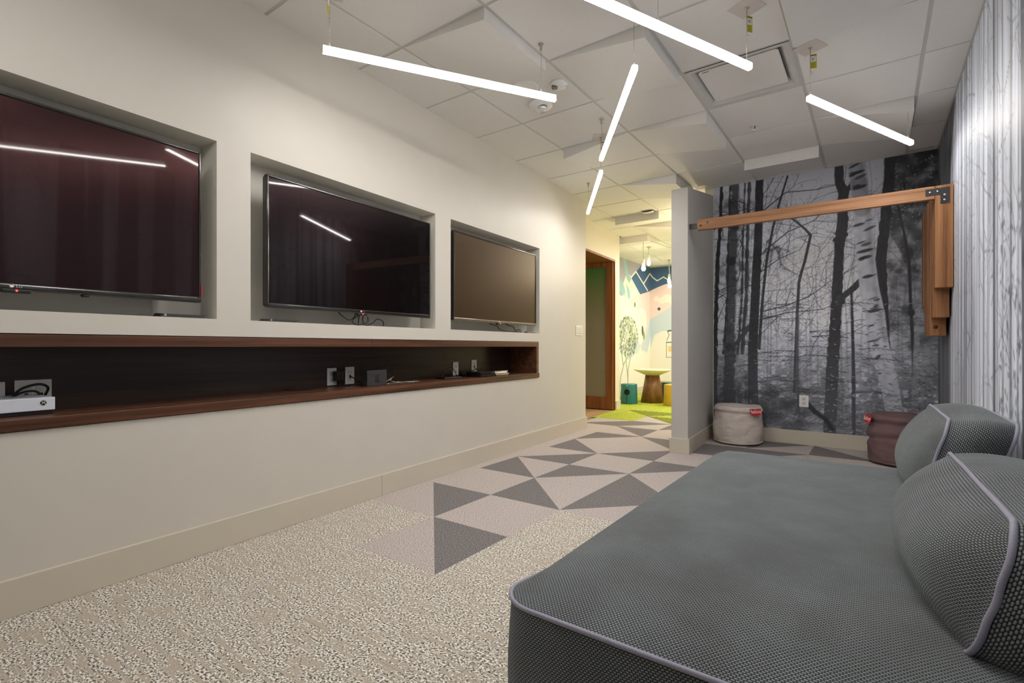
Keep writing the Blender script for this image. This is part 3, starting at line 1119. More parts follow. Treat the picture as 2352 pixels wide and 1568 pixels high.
    P.stroke(img, [(2.5, .18), (2.5, .55), (2.51, .9), (2.52, 1.2)], [.05, .05, .045, .03], sg(150), .012, .8, tex=mot)
    hz = (low * .42)[..., None]
    img[:] = img * (1 - hz) + hz * sg(104)
    # low evergreens: rows of needle strokes over grey mist
    for k in range(2600):
        xx, zz = rng.uniform(.8, 2.65), rng.uniform(.14, 1.45)
        if rng.random() < np.clip((zz - .5) / 1.05, 0, 1) * .8:
            continue
        lgt = rng.random() < (.22 if xx > 1.2 else .10)
        g = rng.uniform(165, 240) if lgt else rng.uniform(46, 84)
        ln = rng.uniform(.012, .05) * (.45 if lgt else 1.2)
        sl = rng.normal(-.05 if xx > 1.9 else .05, .45)
        P.stroke(img, [(xx - ln / 2, zz - sl * ln / 2), (xx + ln / 2, zz + sl * ln / 2)], [.006, .003], sg(g), .005, .6 if lgt else .75)
    for k in range(26):
        xx, zz = rng.uniform(1.3, 2.4), rng.uniform(.5, 1.4)
        s = rng.choice([-1, 1])
        P.stroke(img, [(xx, zz), (xx + s * .15, zz + .01), (xx + s * .3, zz - .02)], [.010, .007, .003], sg(rng.uniform(50, 80)), .005, .85)
        for q in range(8):
            P.stroke(img, [(xx + s * q * .035, zz), (xx + s * (q * .035 + .03), zz - .02)], [.007, .002], sg(58), .004, .7)
    for k in range(70):       # dark floor of the wood, left and bottom
        xx, zz = rng.uniform(.8, 1.7), rng.uniform(.14, .62)
        P.blob(img, xx, zz, rng.uniform(.03, .13), rng.uniform(.02, .06), sg(rng.uniform(44, 70)), rng.normal(0, .4), .35, 1.0)
    P.stroke(img, [(1.66, .42), (1.74, .33), (1.82, .27), (1.88, .18)], [.05, .045, .04, .04], sg(52), .012)
    img[:] = (1 - (1 - np.clip(img, 0, 1)) ** 1.38) * np.array([.97, .99, 1.03])
    P.mesh('wall_mural', img, M['mural'], lambda a, z: np.stack([a, 0 * a + YB - 0.0015, z], -1), wall_back, 'black and white forest print with a white birch')


def right_mural():
    P = Print(Y0, YB - 0.002, BH, CE, 0.006, 0.012)
    h, w = P.h, P.w
    streak = smooth_noise(h, w, 5, 260)
    streak2 = smooth_noise(h, w, 3, 90)
    v = 228 + 22 * (streak - .5) * 1.6 + 40 * (streak2 - .5)
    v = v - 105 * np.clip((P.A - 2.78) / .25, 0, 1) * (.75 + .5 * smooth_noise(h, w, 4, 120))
    x = np.clip(v, 30, 248) / 255
    l = ((x + 0.055) / 1.055) ** 2.4
    img = np.stack([l * 0.96, l * 0.99, l * 1.06], -1)
    tex = 0.7 + 0.6 * smooth_noise(h, w, 9, 500)

    def trunk(y, wd, g, a=1.0, lean=0.0, top=2.69):
        P.stroke(img, [(y, .137), (y + lean * .5, 1.3), (y + lean, top)], [wd * 1.1, wd, wd * .8], sg(g), .008, a, tex=tex)
    # named trunks in the stretch that shows, back corner first
    for y, wd, g in ((3.70, .09, 70), (3.55, .07, 82), (3.40, .05, 140), (3.30, .06, 76), (3.17, .05, 120), (3.05, .08, 70), (2.93, .04, 100),
                     (2.74, .03, 165), (2.60, .025, 180), (2.43, .03, 150), (2.31, .08, 150), (2.19, .04, 118), (2.10, .07, 140), (1.99, .03, 165), (1.90, .05, 130),
                     (1.62, .03, 185), (1.51, .04, 160), (1.38, .03, 190), (1.22, .05, 92), (1.15, .02, 165), (1.02, .03, 175), (.88, .04, 150), (.76, .03, 180)):
        trunk(y, wd, g, .45 if y > 2.85 else .9, rng.normal(0, .02))
    for k in range(17):
        y = Y0 + .1 + (k + rng.random()) * (.55 - Y0) / 17
        trunk(y, rng.uniform(.06, .24), rng.uniform(60, 150), .9, rng.normal(0, .06))
    for k in range(50):
        y = rng.uniform(Y0, 3.6)
        trunk(y, rng.uniform(.006, .014), rng.uniform(130, 190), .7, rng.normal(0, .08))
    # darker upper growth near the back corner
    P.stroke(img, [(3.0, 1.9), (2.9, 2.4), (2.75, 2.69)], [.05, .16, .30], sg(62), .06, .8, tex=tex)
    for k in range(160):
        y = rng.uniform(.6, 3.5) if k < 110 else rng.uniform(Y0, .6)
        twigs(P, img, y, rng.uniform(.4, 2.6), rng.choice([.9, 2.2, 1.3, 1.8, -.6, 3.7]) + rng.normal(0, .3), rng.uniform(.2, .6), .010, sg(rng.uniform(90, 150)), 1, .35, .7)
    for k in range(120):
        P.blob(img, rng.uniform(.6, 1.1), rng.uniform(.6, 1.6), rng.uniform(.01, .03), rng.uniform(.008, .016), sg(rng.uniform(80, 130)), rng.uniform(0, 3), .6, .7)
    img[:] = img * np.array([.95, .985, 1.04])
    P.mesh('wall_mural', img, M['mural'], lambda a, z: np.stack([0 * a + XR - 0.0015, a, z], -1), wall_right, 'pale forest print of many thin tree trunks')


back_mural()
right_mural()


def play_mural():
    lighten = lambda c: np.array(c) * .72 + .24
    cream, pink, blue, navy = np.array(lin('#EFE9DA')), np.array(lin('#E9CFCB')), np.array(lin('#B4CBD8')), np.array(lin('#2F5F8E'))
    purple, teal, mint, white = np.array(lin('#8C89A0')), np.array(lin('#6FB5B8')), np.array(lin('#DDE6D2')), np.array(lin('#F4F2EC'))
    dark, green = np.array(lin('#55615C')), np.array(lin('#9DB07F'))
    pl, pb = bpy.data.objects['wall_play_left'], bpy.data.objects['wall_play_back']
    cream, pink, blue, purple, teal, mint, green = [lighten(c) for c in (cream, pink, blue, purple, teal, mint, green)]
    navy = navy * .85 + .05
    P = Print(6.6, 8.672, BH, CE, .006, .006)
    img = np.ones((P.h, P.w, 3)) * cream
    P.poly(img, [(5.4, 2.69), (8.68, 2.69), (8.68, 2.18), (8.07, 2.05), (7.61, 2.33), (7.36, 1.87), (6.9, 2.0), (5.4, 2.3)], purple)
    P.poly(img, [(7.55, 2.30), (7.84, 2.5), (8.2, 2.69), (8.68, 2.69), (8.68, 2.18), (8.07, 2.06)], navy)
    P.poly(img, [(7.84, 2.5), (8.49, 2.19), (8.07, 2.06), (7.6, 2.33)], np.array(lin('#4C6F93')))
    P.poly(img, [(7.40, 2.46), (7.62, 2.33), (8.07, 2.05), (7.54, 1.90), (7.37, 1.87), (7.16, 1.94), (7.2, 2.2)], mint)
    P.poly(img, [(7.20, 2.69), (7.33, 2.69), (7.5, 2.38), (7.6, 2.33), (7.5, 2.23), (7.37, 2.3), (7.25, 2.5)], teal)
    P.poly(img, [(6.9, 2.3), (7.15, 2.25), (7.3, 2.05), (7.25, 1.95), (7.0, 2.05)], teal)
    P.poly(img, [(7.35, 2.2), (7.5, 2.1), (7.55, 1.95), (7.45, 1.9), (7.38, 2.05)], teal)
    P.stroke(img, [(7.58, 2.35), (7.84, 2.5), (8.49, 2.17)], [.035] * 3, white, .01)
    P.stroke(img, [(8.25, 2.29), (8.62, 2.55), (8.68, 2.52)], [.035] * 3, white, .01)
    P.poly(img, [(7.5, 1.92), (8.07, 2.05), (8.68, 2.18), (8.68, 1.4), (8.3, .8), (8.1, .9), (7.9, 1.5), (7.54, 1.62)], pink)
    for cx, cz, r in ((7.15, 1.7, .24), (7.55, 1.55, .22), (7.85, 1.60, .16), (8.18, 1.52, .26), (8.0, 1.25, .26), (7.6, 1.2, .4), (7.2, 1.3, .5)):
        P.blob(img, cx, cz, r, r, cream, 0, 1, .03)
    P.poly(img, [(6.6, 2.0), (7.05, 1.95), (6.9, 1.8), (6.4, 1.7)], blue)
    P.poly(img, [(8.14, .98), (8.47, 1.3), (8.68, 1.61), (8.68, 1.2), (8.45, .82), (8.2, .84)], blue)
    P.poly(img, [(7.4, .95), (7.9, 1.12), (8.1, .98), (7.9, .8), (7.4, .7)], blue, .8)
    P.blob(img, 8.25, .72, .28, .16, cream, 0, 1, .03)
    P.blob(img, 7.9, .66, .3, .16, cream, 0, 1, .03)
    for pts in ([(7.02, .14), (7.08, .4), (7.24, .64), (7.52, .84)], [(7.43, .14), (7.43, .5), (7.6, .86)], [(7.43, .3), (7.36, .6), (7.28, .9)], [(7.2, .6), (7.1, .9)]):
        P.stroke(img, pts, [.045, .04, .035, .03][:len(pts)], green * .8, .012)
    for k in range(700):
        a, r = rng.uniform(0, 6.28), math.sqrt(rng.random())
        cx, cz = 7.42 + .52 * r * math.cos(a), 1.17 + .40 * r * math.sin(a)
        P.blob(img, cx, cz, .030, .012, [dark, green, np.array(lin('#B9D18A')), dark * 1.6][rng.integers(4)], rng.uniform(.5, 2.2), 1, .5)
    P.blob(img, 8.20, 1.30, .05, .11, dark, .1, 1, .2)
    P.blob(img, 8.27, 1.20, .05, .09, np.array(lin('#8FA35A')), .1, 1, .2)
    P.blob(img, 7.78, 1.82, .03, .05, dark, 0, 1, .3)
    P.mesh('wall_mural', img, M['mural_play'], lambda a, z: np.stack([0 * a - 1.745 + .0015, a, z], -1), pl, 'painted mountains and a leafy tree')
    P = Print(-1.742, .2, BH, CE, .006, .006)
    img = np.ones((P.h, P.w, 3)) * cream
    P.poly(img, [(-1.8, 2.69), (2.2, 2.69), (2.2, 2.6), (-1.29, 2.34), (-1.5, 2.28), (-1.8, 2.17)], navy)
    P.stroke(img, [(-1.80, 2.6), (-1.76, 2.56), (-1.70, 2.47), (-1.60, 2.39), (-1.46, 2.46), (-1.27, 2.33), (-1.0, 2.5), (-.6, 2.4)], [.022] * 8, white, .008)
    P.poly(img, [(-1.8, 2.17), (-1.5, 2.28), (-1.29, 2.34), (-.6, 2.5), (-.6, 1.95), (-1.29, 1.82), (-1.5, 1.70), (-1.8, 1.54)], pink)
    P.poly(img, [(-1.8, 1.54), (-1.5, 1.70), (-1.29, 1.82), (-.6, 2.0), (-.6, 1.2), (-1.3, 1.31), (-1.5, 1.30), (-1.66, 1.22), (-1.74, .95), (-1.8, .9)], blue)
    for cx, cz, rx, rz in ((-1.62, 2.0, .06, .06), (-1.5, 1.96, .08, .07), (-1.39, 2.0, .1, .09), (-1.25, 1.96, .1, .1)):
        P.blob(img, cx, cz, rx, rz, cream, 0, 1, .05)
    P.blob(img, -1.56, 1.78, .035, .035, dark, 0, 1, .3)
    P.stroke(img, [(-1.40, 1.06), (-1.2, 1.06)], [.02, .02], navy, .006)
    P.stroke(img, [(-1.40, 1.06), (-1.40, .74), (-1.2, .74)], [.01] * 3, dark, .006)
    P.stroke(img, [(-1.39, 1.10), (-1.34, 1.22), (-1.38, 1.30), (-1.33, 1.32)], [.012] * 4, dark, .006)
    P.stroke(img, [(-1.36, 1.30), (-1.30, 1.31)], [.03, .03], dark, .006)
    P.poly(img, [(-1.36, .98), (-1.2, .98), (-1.2, .86), (-1.36, .86)], np.array(lin('#E3C56A')), .8)
    P.mesh('wall_mural', img, M['mural_play'], lambda a, z: np.stack([a, 0 * a + 8.675 - .0015, z], -1), pb, 'painted hills under a blue sky')


play_mural()

# ------------------------------------------------------------------ niche shelf (walnut) in the left wall
sh = thing('niche_shelf', 'long walnut-lined open shelf set into the wall under the three televisions', 'shelf', wl(0, 0, 0), TH)
SU = 0.105
for a, b in ((NI[0], SU - .0008), (SU + .0008, NI[1])):
    MB().box(-.31, .012, a, b, .664, .706, bev=.002).build('bottom_board', M['walnut'], sh)
    MB().box(-.31, .004, a, b if b < 1 else b - .001, .968, 1.014, bev=.0015).build('top_board', M['walnut'], sh)
MB().box(-.31, .004, NI[1] - .046, NI[1] - .002, .706, .968, bev=.0015).build('side_board', M['walnut'], sh)
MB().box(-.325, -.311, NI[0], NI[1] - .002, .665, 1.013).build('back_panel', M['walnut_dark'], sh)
BN = -.311      # face of the back panel
SZ = .706       # shelf top


# ------------------------------------------------------------------ televisions
def make_tv(u0, u1, z0, z1, n, scr, bez, chin, label):
    uc = (u0 + u1) / 2
    t = thing('television', label, 'television', wl(n, uc, z0), TH)
    hw, hh = (u1 - u0) / 2, z1 - z0
    b = .012
    MB().box(-.048, -.008, -hw + .004, hw - .004, .004, hh - .004, bev=.006).build('back_shell', M['black'], t)
    mb = MB()
    mb.box(-.030, .002, -hw, -hw + b, 0, hh, bev=.004).box(-.030, .002, hw - b, hw, 0, hh, bev=.004)
    mb.box(-.030, .002, -hw + b * .9, hw - b * .9, hh - b, hh, bev=.004)
    mb.build('bezel', M['gloss_bezel'], t)
    c = MB().box(-.032, .006, -hw, hw, -.004, .022, bev=.009, seg=4)
    c.build('bottom_trim', chin, t)
    MB().box(-.008, -.003, -hw + b * .8, hw - b * .8, .018, hh - b * .8).build('screen_panel', scr, t)
    MB().box(-.11, -.048, -.22, .22, hh * .3, hh * .7).build('wall_mount', M['blacksteel'], t)
    s = MB().box(-.018, .006, -.040, .040, -.014, .000, bev=.004).build('sensor_pod', M['black'], t)
    MB().lathe([(.0, 0), (.0035, 0), (.003, .0016), (0, .002)], 10).xf(Matrix.Translation((.0062, 0, -.006)) @ Matrix.Rotation(PI / 2, 4, 'Y')).build('standby_light', M['led_red'], s)
    MB().lathe([(0, 0), (.0065, 0), (.0065, .0006), (0, .0006)], 20).xf(Matrix.Translation((.0064, -.014, .0095)) @ Matrix.Rotation(PI / 2, 4, 'Y')).build('emblem', M['silver'], t)
    text_obj('lettering', 'LG', .014, M['silver'], t, (.0068, .006, .0095), (PI / 2, 0, PI / 2))
    return t


t1 = make_tv(-2.185, -.926, 1.176, 1.872, .008, M['screen_plum'], M['gloss_bezel'], M['gloss_bezel'], 'large black television in the left recess reflecting plum red, next to the frame edge')
mb = MB().box(-.01, .003, 0, .004, .03, .075).build('sticker', M['red'], t1)
mb.location = (0, .6285, 0)
mb['label'] = 'small red sticker on the edge'
mb = MB().lathe([(.0, 0), (.012, 0), (.014, .008), (0, .010)], 14)
mb.xf(Matrix.Translation((-.01, .20, -.012)))
mb.build('foot_knob', M['black'], t1)
t2 = make_tv(-.605, .652, 1.178, 1.868, .008, M['screen_black'], M['gloss_bezel'], M['gloss_bezel'], 'black television in the middle recess with cables looped under it')
t3 = make_tv(.922, 2.205, 1.176, 1.876, .006, M['screen_brown'], M['bronze_bezel'], M['bronze_bezel'], 'bronze-framed television with a brown screen in the far right recess')


# flat wedge devices lying in the recesses
def wedge_box(u0, u1, n0, n1, z0, h, label):
    t = thing('media_tray', label, 'media box', wl((n0 + n1) / 2, (u0 + u1) / 2, z0), TH)
    w, d = (u1 - u0) / 2, (n1 - n0) / 2
    MB().add([(-d, -w, 0), (d, -w, 0), (d, w - .03, 0), (-d, w - .03, 0), (-d, -w + .012, h), (d, -w + .012, h * .75), (d, w, h * .75), (-d, w, h)],
             [[0, 3, 2, 1], [4, 5, 6, 7], [0, 1, 5, 4], [1, 2, 6, 5], [2, 3, 7, 6], [3, 0, 4, 7]]).build('body', M['darkgrey'], t)
    MB().box(d - .003, d + .0005, -w + .014, -w + .022, h * .25, h * .7).build('light_strip', M['silver'], t)
    return t


wedge_box(-1.085, -.89, -.10, -.012, RZ0, .020, 'flat dark media box in the left recess under the plum television')
wedge_box(-.585, -.40, -.10, -.012, RZ0, .018, 'flat dark media box in the middle recess left of the cables')
rm = thing('remote_control', 'slim dark remote lying in the far recess under the brown screen', 'remote', wl(-.03, 2.14, RZ0), TH)
MB().box(-.02, .02, -.08, .08, 0, .012, bev=.004).build('body', M['darkgrey'], rm)
mb = MB()
for k in range(6):
    mb.box(-.006, .006, -.06 + k * .018, -.05 + k * .018, .012, .0135)
mb.build('button_row', M['black'], rm)


def cable(name, label, pts, r, mat=None, n=10):
    """pts in left-wall frame (n,u,z); a cable is one mesh whose origin is its first point"""
    W = [wl(*p) for p in pts]
    o0 = W[0]
    mb = MB().tube([p - o0 for p in spline(W, n)], r, 7)
    o = mb.build(name, mat or M['blackmatte'])
    o.location = o0
    return tag(o, label, 'cable')


cable('power_cable', 'black cable dipping under the middle television, left of its red light', [(-.03, -.13, 1.178), (-.02, -.10, 1.150), (-.015, -.06, 1.132), (-.02, -.02, 1.150), (-.03, .0, 1.172)], .0032)
cable('video_cable', 'black cable hanging in a wide loop right below the red light of the middle television', [(-.03, .06, 1.178), (-.02, -.01, 1.15), (-.02, -.03, 1.12), (-.02, .02, 1.105), (-.02, .09, 1.125), (-.03, .10, 1.16)], .0032)
cable('video_cable', 'black cable curling right along the floor of the middle recess', [(-.03, .07, 1.178), (-.02, .05, 1.14), (-.02, .07, 1.106), (-.02, .13, 1.120), (-.02, .17, 1.148), (-.02, .22, 1.135), (-.02, .225, 1.105)], .0032)
cable('power_cable', 'short straight black cable falling from the middle television to the recess', [(-.03, .035, 1.178), (-.022, .02, 1.14), (-.02, .015, 1.104)], .0032)
cable('power_cable', 'black cable sagging below the red light of the brown television', [(-.03, 1.47, 1.176), (-.02, 1.46, 1.163), (-.02, 1.55, 1.152), (-.02, 1.62, 1.118), (-.02, 1.80, 1.108), (-.02, 1.98, 1.108)], .004)
cable('video_cable', 'black cable with a hooked end right of the light of the brown television', [(-.03, 1.70, 1.176), (-.02, 1.76, 1.160), (-.02, 1.83, 1.150), (-.02, 1.86, 1.112), (-.02, 1.90, 1.128), (-.02, 1.95, 1.125)], .004)


# ------------------------------------------------------------------ outlets and plates on the shelf back and walls
def plate(name, label, cat, loc, rotz, w, h, kind, group=None):
    """built facing +x in its own frame"""
    t = thing(name, label, cat, loc, rotz, group)
    MB().box(0, .006, -w / 2, w / 2, 0, h, bev=.002).build('cover_plate', M['white'], t)
    if kind == 'duplex':
        for zc in (h * .32, h * .68):
            s = MB().box(.0055, .0085, -.017, .017, zc - .014, zc + .014, bev=.003).build('socket', M['offwhite'], t)
            MB().box(.008, .0089, -.008, -.006, zc - .003, zc + .007).box(.008, .0089, .006, .008, zc - .003, zc + .007).box(.008, .0089, -.0025, .0025, zc - .010, zc - .006).build('slot', M['darkhole'], s)
    elif kind == 'decora':
        MB().box(.0055, .0085, -.0165, .0165, h * .5 - .033, h * .5 + .033, bev=.001).build('insert', M['offwhite'], t)
        MB().box(.008, .0092, -.006, .006, h * .5 - .020, h * .5 + .004).build('port', M['darkhole'], t)
    elif kind == 'double':
        for yc in (-w * .2, w * .2):
            s = MB().box(.0055, .0085, yc - .0165, yc + .0165, h * .5 - .033, h * .5 + .033, bev=.001).build('insert', M['offwhite'], t)
            MB().box(.008, .0092, yc - .006, yc + .006, h * .5 - .012, h * .5 + .004).build('port', M['darkhole'], s)
    elif kind == 'dimmer':
        for yc in (-w * .28, 0, w * .28):
            MB().box(.0055, .0085, yc - .018, yc + .018, h * .34, h * .86, bev=.001).build('rocker', M['offwhite'], t)
            MB().box(.0055, .0080, yc - .012, yc + .012, h * .17, h * .23).build('slider', M['lens'], t)
    return t


def sp(u, z, **k):
    return wl(BN, u, z)


plate('wall_outlet', 'white wall plate on the shelf back at the left picture edge behind the white console', 'outlet', sp(-1.562, .714), TH, .09, .114, 'duplex')
plate('cable_plate', 'wide white double plate on the shelf back behind the white console', 'wall plate', sp(-1.432, .714), TH, .115, .118, 'double')
plate('wall_outlet', 'white outlet on the shelf back holding the black plug-in adapter', 'outlet', sp(.040, .713), TH, .074, .114, 'duplex')
plate('cable_plate', 'white cable plate on the shelf back left of the grey game dock', 'wall plate', sp(.186, .712), TH, .076, .118, 'decora')
plate('wall_outlet', 'white duplex outlet on the shelf back left of the black console', 'outlet', sp(1.333, .717), TH, .074, .118, 'duplex')
plate('cable_plate', 'white cable plate on the shelf back directly above the black console', 'wall plate', sp(1.600, .735), TH, .078, .112, 'decora')
plate('light_switch', 'white three-gang switch plate near the end of the long wall', 'switch', wl(0, 3.205, 1.098), TH, .165, .112, 'dimmer')
plate('wall_outlet', 'white duplex outlet low on the birch forest mural', 'outlet', (1.643, YB - .002, .373), -PI / 2, .080, .116, 'duplex')

ad = thing('power_adapter', 'black plug-in power adapter on the shelf outlet', 'adapter', wl(BN + .0095, .065, .742), TH)
MB().box(0, .045, -.026, .030, 0, .064, bev=.006).build('body', M['black'], ad)
MB().tube([(.02, 0, .002), (.02, 0, -.014)], .005, 8).build('strain_relief', M['blackmatte'], ad)
cable('adapter_cable', 'thin black lead curving from the plug-in adapter to the shelf', [(BN + .03, .065, .726), (BN + .035, .072, .713), (BN + .05, .10, .7095), (BN + .06, .15, .7095)], .003)
cable('adapter_cable', 'black lead running down from the cable plate toward the game dock', [(BN + .014, .188, .765), (BN + .04, .205, .748), (BN + .06, .235, .722), (BN + .07, .27, .7095), (BN + .09, .30, .7095)], .0033)

# white game console
gc = thing('game_console', 'white game console with a black base at the left end of the shelf', 'game console', wl(-.205, -1.568, SZ), TH)
MB().box(-.105, .105, -.143, .143, 0, .017, bev=.003).build('base', M['black'], gc)
MB().box(-.112, .112, -.1475, .1475, .016, .066, bev=.0025).build('body', M['console_white'], gc)
MB().box(.1115, .1128, -.10, -.01, .030, .034).build('disc_slot', M['darkhole'], gc)
em = thing('emblem', '', '', (.1126, .112, .045))
del em['label'], em['category']
em.parent = gc
mb = MB().lathe([(0, 0), (.0095, 0), (.0095, .0005), (0, .0005)], 28).xf(Matrix.Rotation(PI / 2, 4, 'Y'))
mb.build('disc', M['black'], em)
mb = MB()
for sgn in (-1, 1):
    pts = [(.0009, sgn * .0085 * k, (-.0085 + .015 * abs(k) ** 1.4) if False else z) for k, z in ((-.75, -.0062), (-.3, -.001), (.0, .0018), (.35, .0040), (.72, .0058))]
    mb.tube(pts, [.0012, .0011, .0010, .0010, .0008], 5)
mb.build('cross', M['white'], em)
cable('video_cable', 'thick black cable arching over the white console in front of the wide white plate', [(BN + .012, -1.40, .758), (-.235, -1.405, .800), (-.22, -1.435, .817), (-.22, -1.48, .806), (-.23, -1.505, .782), (-.27, -1.515, .74)], .005)
cable('power_cable', 'black cable looping behind the white console left of the arching one', [(BN + .012, -1.425, .752), (-.245, -1.43, .778), (-.235, -1.455, .790), (-.24, -1.495, .780), (-.27, -1.53, .74)], .0045)
cable('power_cable', 'black cable at the left picture edge plugged in behind the white console', [(BN + .010, -1.555, .752), (-.25, -1.55, .766), (-.245, -1.543, .76), (-.25, -1.535, .735)], .005)
cable('video_cable', 'loose dark cable end lying on the shelf left of the outlets', [(-.28, -.32, .711), (-.25, -.28, .713), (-.24, -.23, .711), (-.22, -.17, .7095)], .0045)

# grey game dock
dk = thing('game_dock', 'grey docking box with a printed emblem standing on the shelf', 'game dock', wl(-.125, .243, SZ), TH)
MB().box(-.026, .026, -.086, .086, 0, .104, bev=.004).build('body', M['darkgrey'], dk)
MB().box(-.012, .010, -.076, .076, .1035, .1046).build('slot', M['darkhole'], dk)
MB().box(.0255, .0262, -.083, -.079, .09, .096).build('indicator', M['silver'], dk)
em = bpy.data.objects.new('emblem', None)
C.objects.link(em)
em.parent = dk
em.location = (.0263, 0, .058)
dim = pmat('dock_print', (.012, .012, .013), .5)


def rrect(w, h, r, n=5, cx=0, cz=0, left=True, right=True):
    out = []
    for (sx, sz, a0) in ((1, 1, 0), (-1, 1, 90), (-1, -1, 180), (1, -1, 270)):
        rr = r if (sx > 0 and right) or (sx < 0 and left) else .0002
        for k in range(n):
            a = math.radians(a0 + 90 * k / (n - 1))
            out.append((cx + sx * (w / 2 - rr) + rr * math.cos(a), cz + sz * (h / 2 - rr) + rr * math.sin(a)))
    return out


outl = rrect(.014, .032, .006, 6, -.0085, 0, True, False)
MB().tube([(.0003, y, z) for y, z in outl], .0011, 5, closed=True).build('left_half', dim, em)
MB().lathe([(0, 0), (.0028, 0), (.0028, .0006), (0, .0006)], 14).xf(Matrix.Translation((0, -.0095, .008)) @ Matrix.Rotation(PI / 2, 4, 'Y')).build('left_dot', dim, em)
mb = MB().prism(rrect(.014, .0345, .006, 6, .0085, 0, False, True), 0, 0, .0007)
mb.build('right_half', dim, em)
MB().lathe([(0, 0), (.0032, 0), (.0032, .0010), (0, .0010)], 14).xf(Matrix.Translation((0, .0085, -.002)) @ Matrix.Rotation(PI / 2, 4, 'Y')).build('right_dot', M['darkgrey'], em)
text_obj('lettering', 'NINTENDO', .0072, dim, dk, (.0264, 0, .034), (PI / 2, 0, PI / 2))
text_obj('lettering', 'SWITCH', .0105, dim, dk, (.0264, 0, .026), (PI / 2, 0, PI / 2))
cable('video_cable', 'black cable rising in a tall hoop right of the game dock', [(-.15, .33, .712), (-.17, .345, .76), (-.18, .38, .805), (-.18, .42, .822), (-.18, .455, .80), (-.18, .465, .765), (-.17, .44, .73), (-.16, .40, .711)], .0026)
cable('charging_cable', 'thin white lead tangled on the shelf right of the game dock', [(-.16, .34, .711), (-.17, .42, .735), (-.18, .47, .752), (-.17, .43, .728), (-.15, .50, .710), (-.17, .58, .7105), (-.15, .66, .711)], .0019, M['offwhite'])
cable('charging_cable', 'thin grey lead snaking along the shelf beside the white one', [(-.15, .35, .7095), (-.13, .42, .712), (-.14, .50, .717), (-.13, .58, .7095), (-.12, .64, .712), (-.14, .70, .7095)], .0019, M['silver'])
cable('adapter_cable', 'black lead lying in a low coil on the shelf right of the game dock', [(-.17, .34, .7095), (-.2, .42, .7095), (-.19, .52, .720), (-.21, .62, .7095), (-.2, .72, .718), (-.22, .80, .7095)], .003)
ct = thing('controller_tray', 'flat black device with a cable arch over it left of the duplex outlet', 'media box', wl(-.20, 1.11, SZ), TH)
MB().box(-.05, .05, -.11, .11, 0, .012, bev=.004).build('body', M['black'], ct)
cable('video_cable', 'black cable standing in an arch on the flat black device', [(-.19, 1.00, .719), (-.19, 1.03, .745), (-.19, 1.075, .785), (-.19, 1.11, .797), (-.19, 1.15, .785), (-.19, 1.185, .75), (-.19, 1.20, .7215)], .003)

# black layered console
bc = thing('game_console', 'slim black console with two silver-edged slanted layers near the right end of the shelf', 'game console', wl(-.17, 1.60, SZ), TH)
for k, (z0, z1, s) in enumerate(((0.004, .022, 0.0), (.025, .043, .012))):
    MB().add([(-.10, -.215 - s, z0), (.10 - s, -.215, z0), (.115 - s, .185, z0), (-.10, .185, z0), (-.10, -.215, z1), (.105 - s, -.215, z1), (.12 - s, .195, z1), (-.10, .195, z1)],
             [[0, 3, 2, 1], [4, 5, 6, 7], [0, 1, 5, 4], [1, 2, 6, 5], [2, 3, 7, 6], [3, 0, 4, 7]]).build('layer', M['gloss_bezel'], bc)
    MB().add([(.1135 - s, .0, z0), (.1165 - s, .188, z0), (.1215 - s, .197, z1 + .0005), (.117 - s, -.02, z1 + .0005), (.109 - s, .0, z0), (.111 - s, .188, z0), (.10 - s, .197, z1 + .0005), (.10 - s, -.02, z1 + .0005)],
             [[0, 1, 2, 3], [3, 2, 6, 7], [0, 4, 5, 1], [1, 5, 6, 2], [0, 3, 7, 4], [4, 7, 6, 5]]).build('silver_edge', M['silver'], bc)
MB().box(-.09, .08, -.20, .17, 0, .005).build('foot_plate', M['blackmatte'], bc)
cable('power_cable', 'black cable curling behind the slim black console', [(BN + .012, 1.605, .77), (-.27, 1.60, .765), (-.26, 1.55, .758), (-.26, 1.45, .745), (-.25, 1.40, .725), (-.22, 1.36, .7095)], .0035)
cable('power_cable', 'large black cable hoop at the dark right end of the shelf', [(-.24, 1.83, .7095), (-.26, 1.80, .77), (-.26, 1.84, .83), (-.26, 1.92, .845), (-.26, 1.99, .82), (-.26, 2.0, .77), (-.25, 1.95, .712)], .0033)

# ------------------------------------------------------------------ LED pendant bars
LZ = 2.395
LEN = 1.25


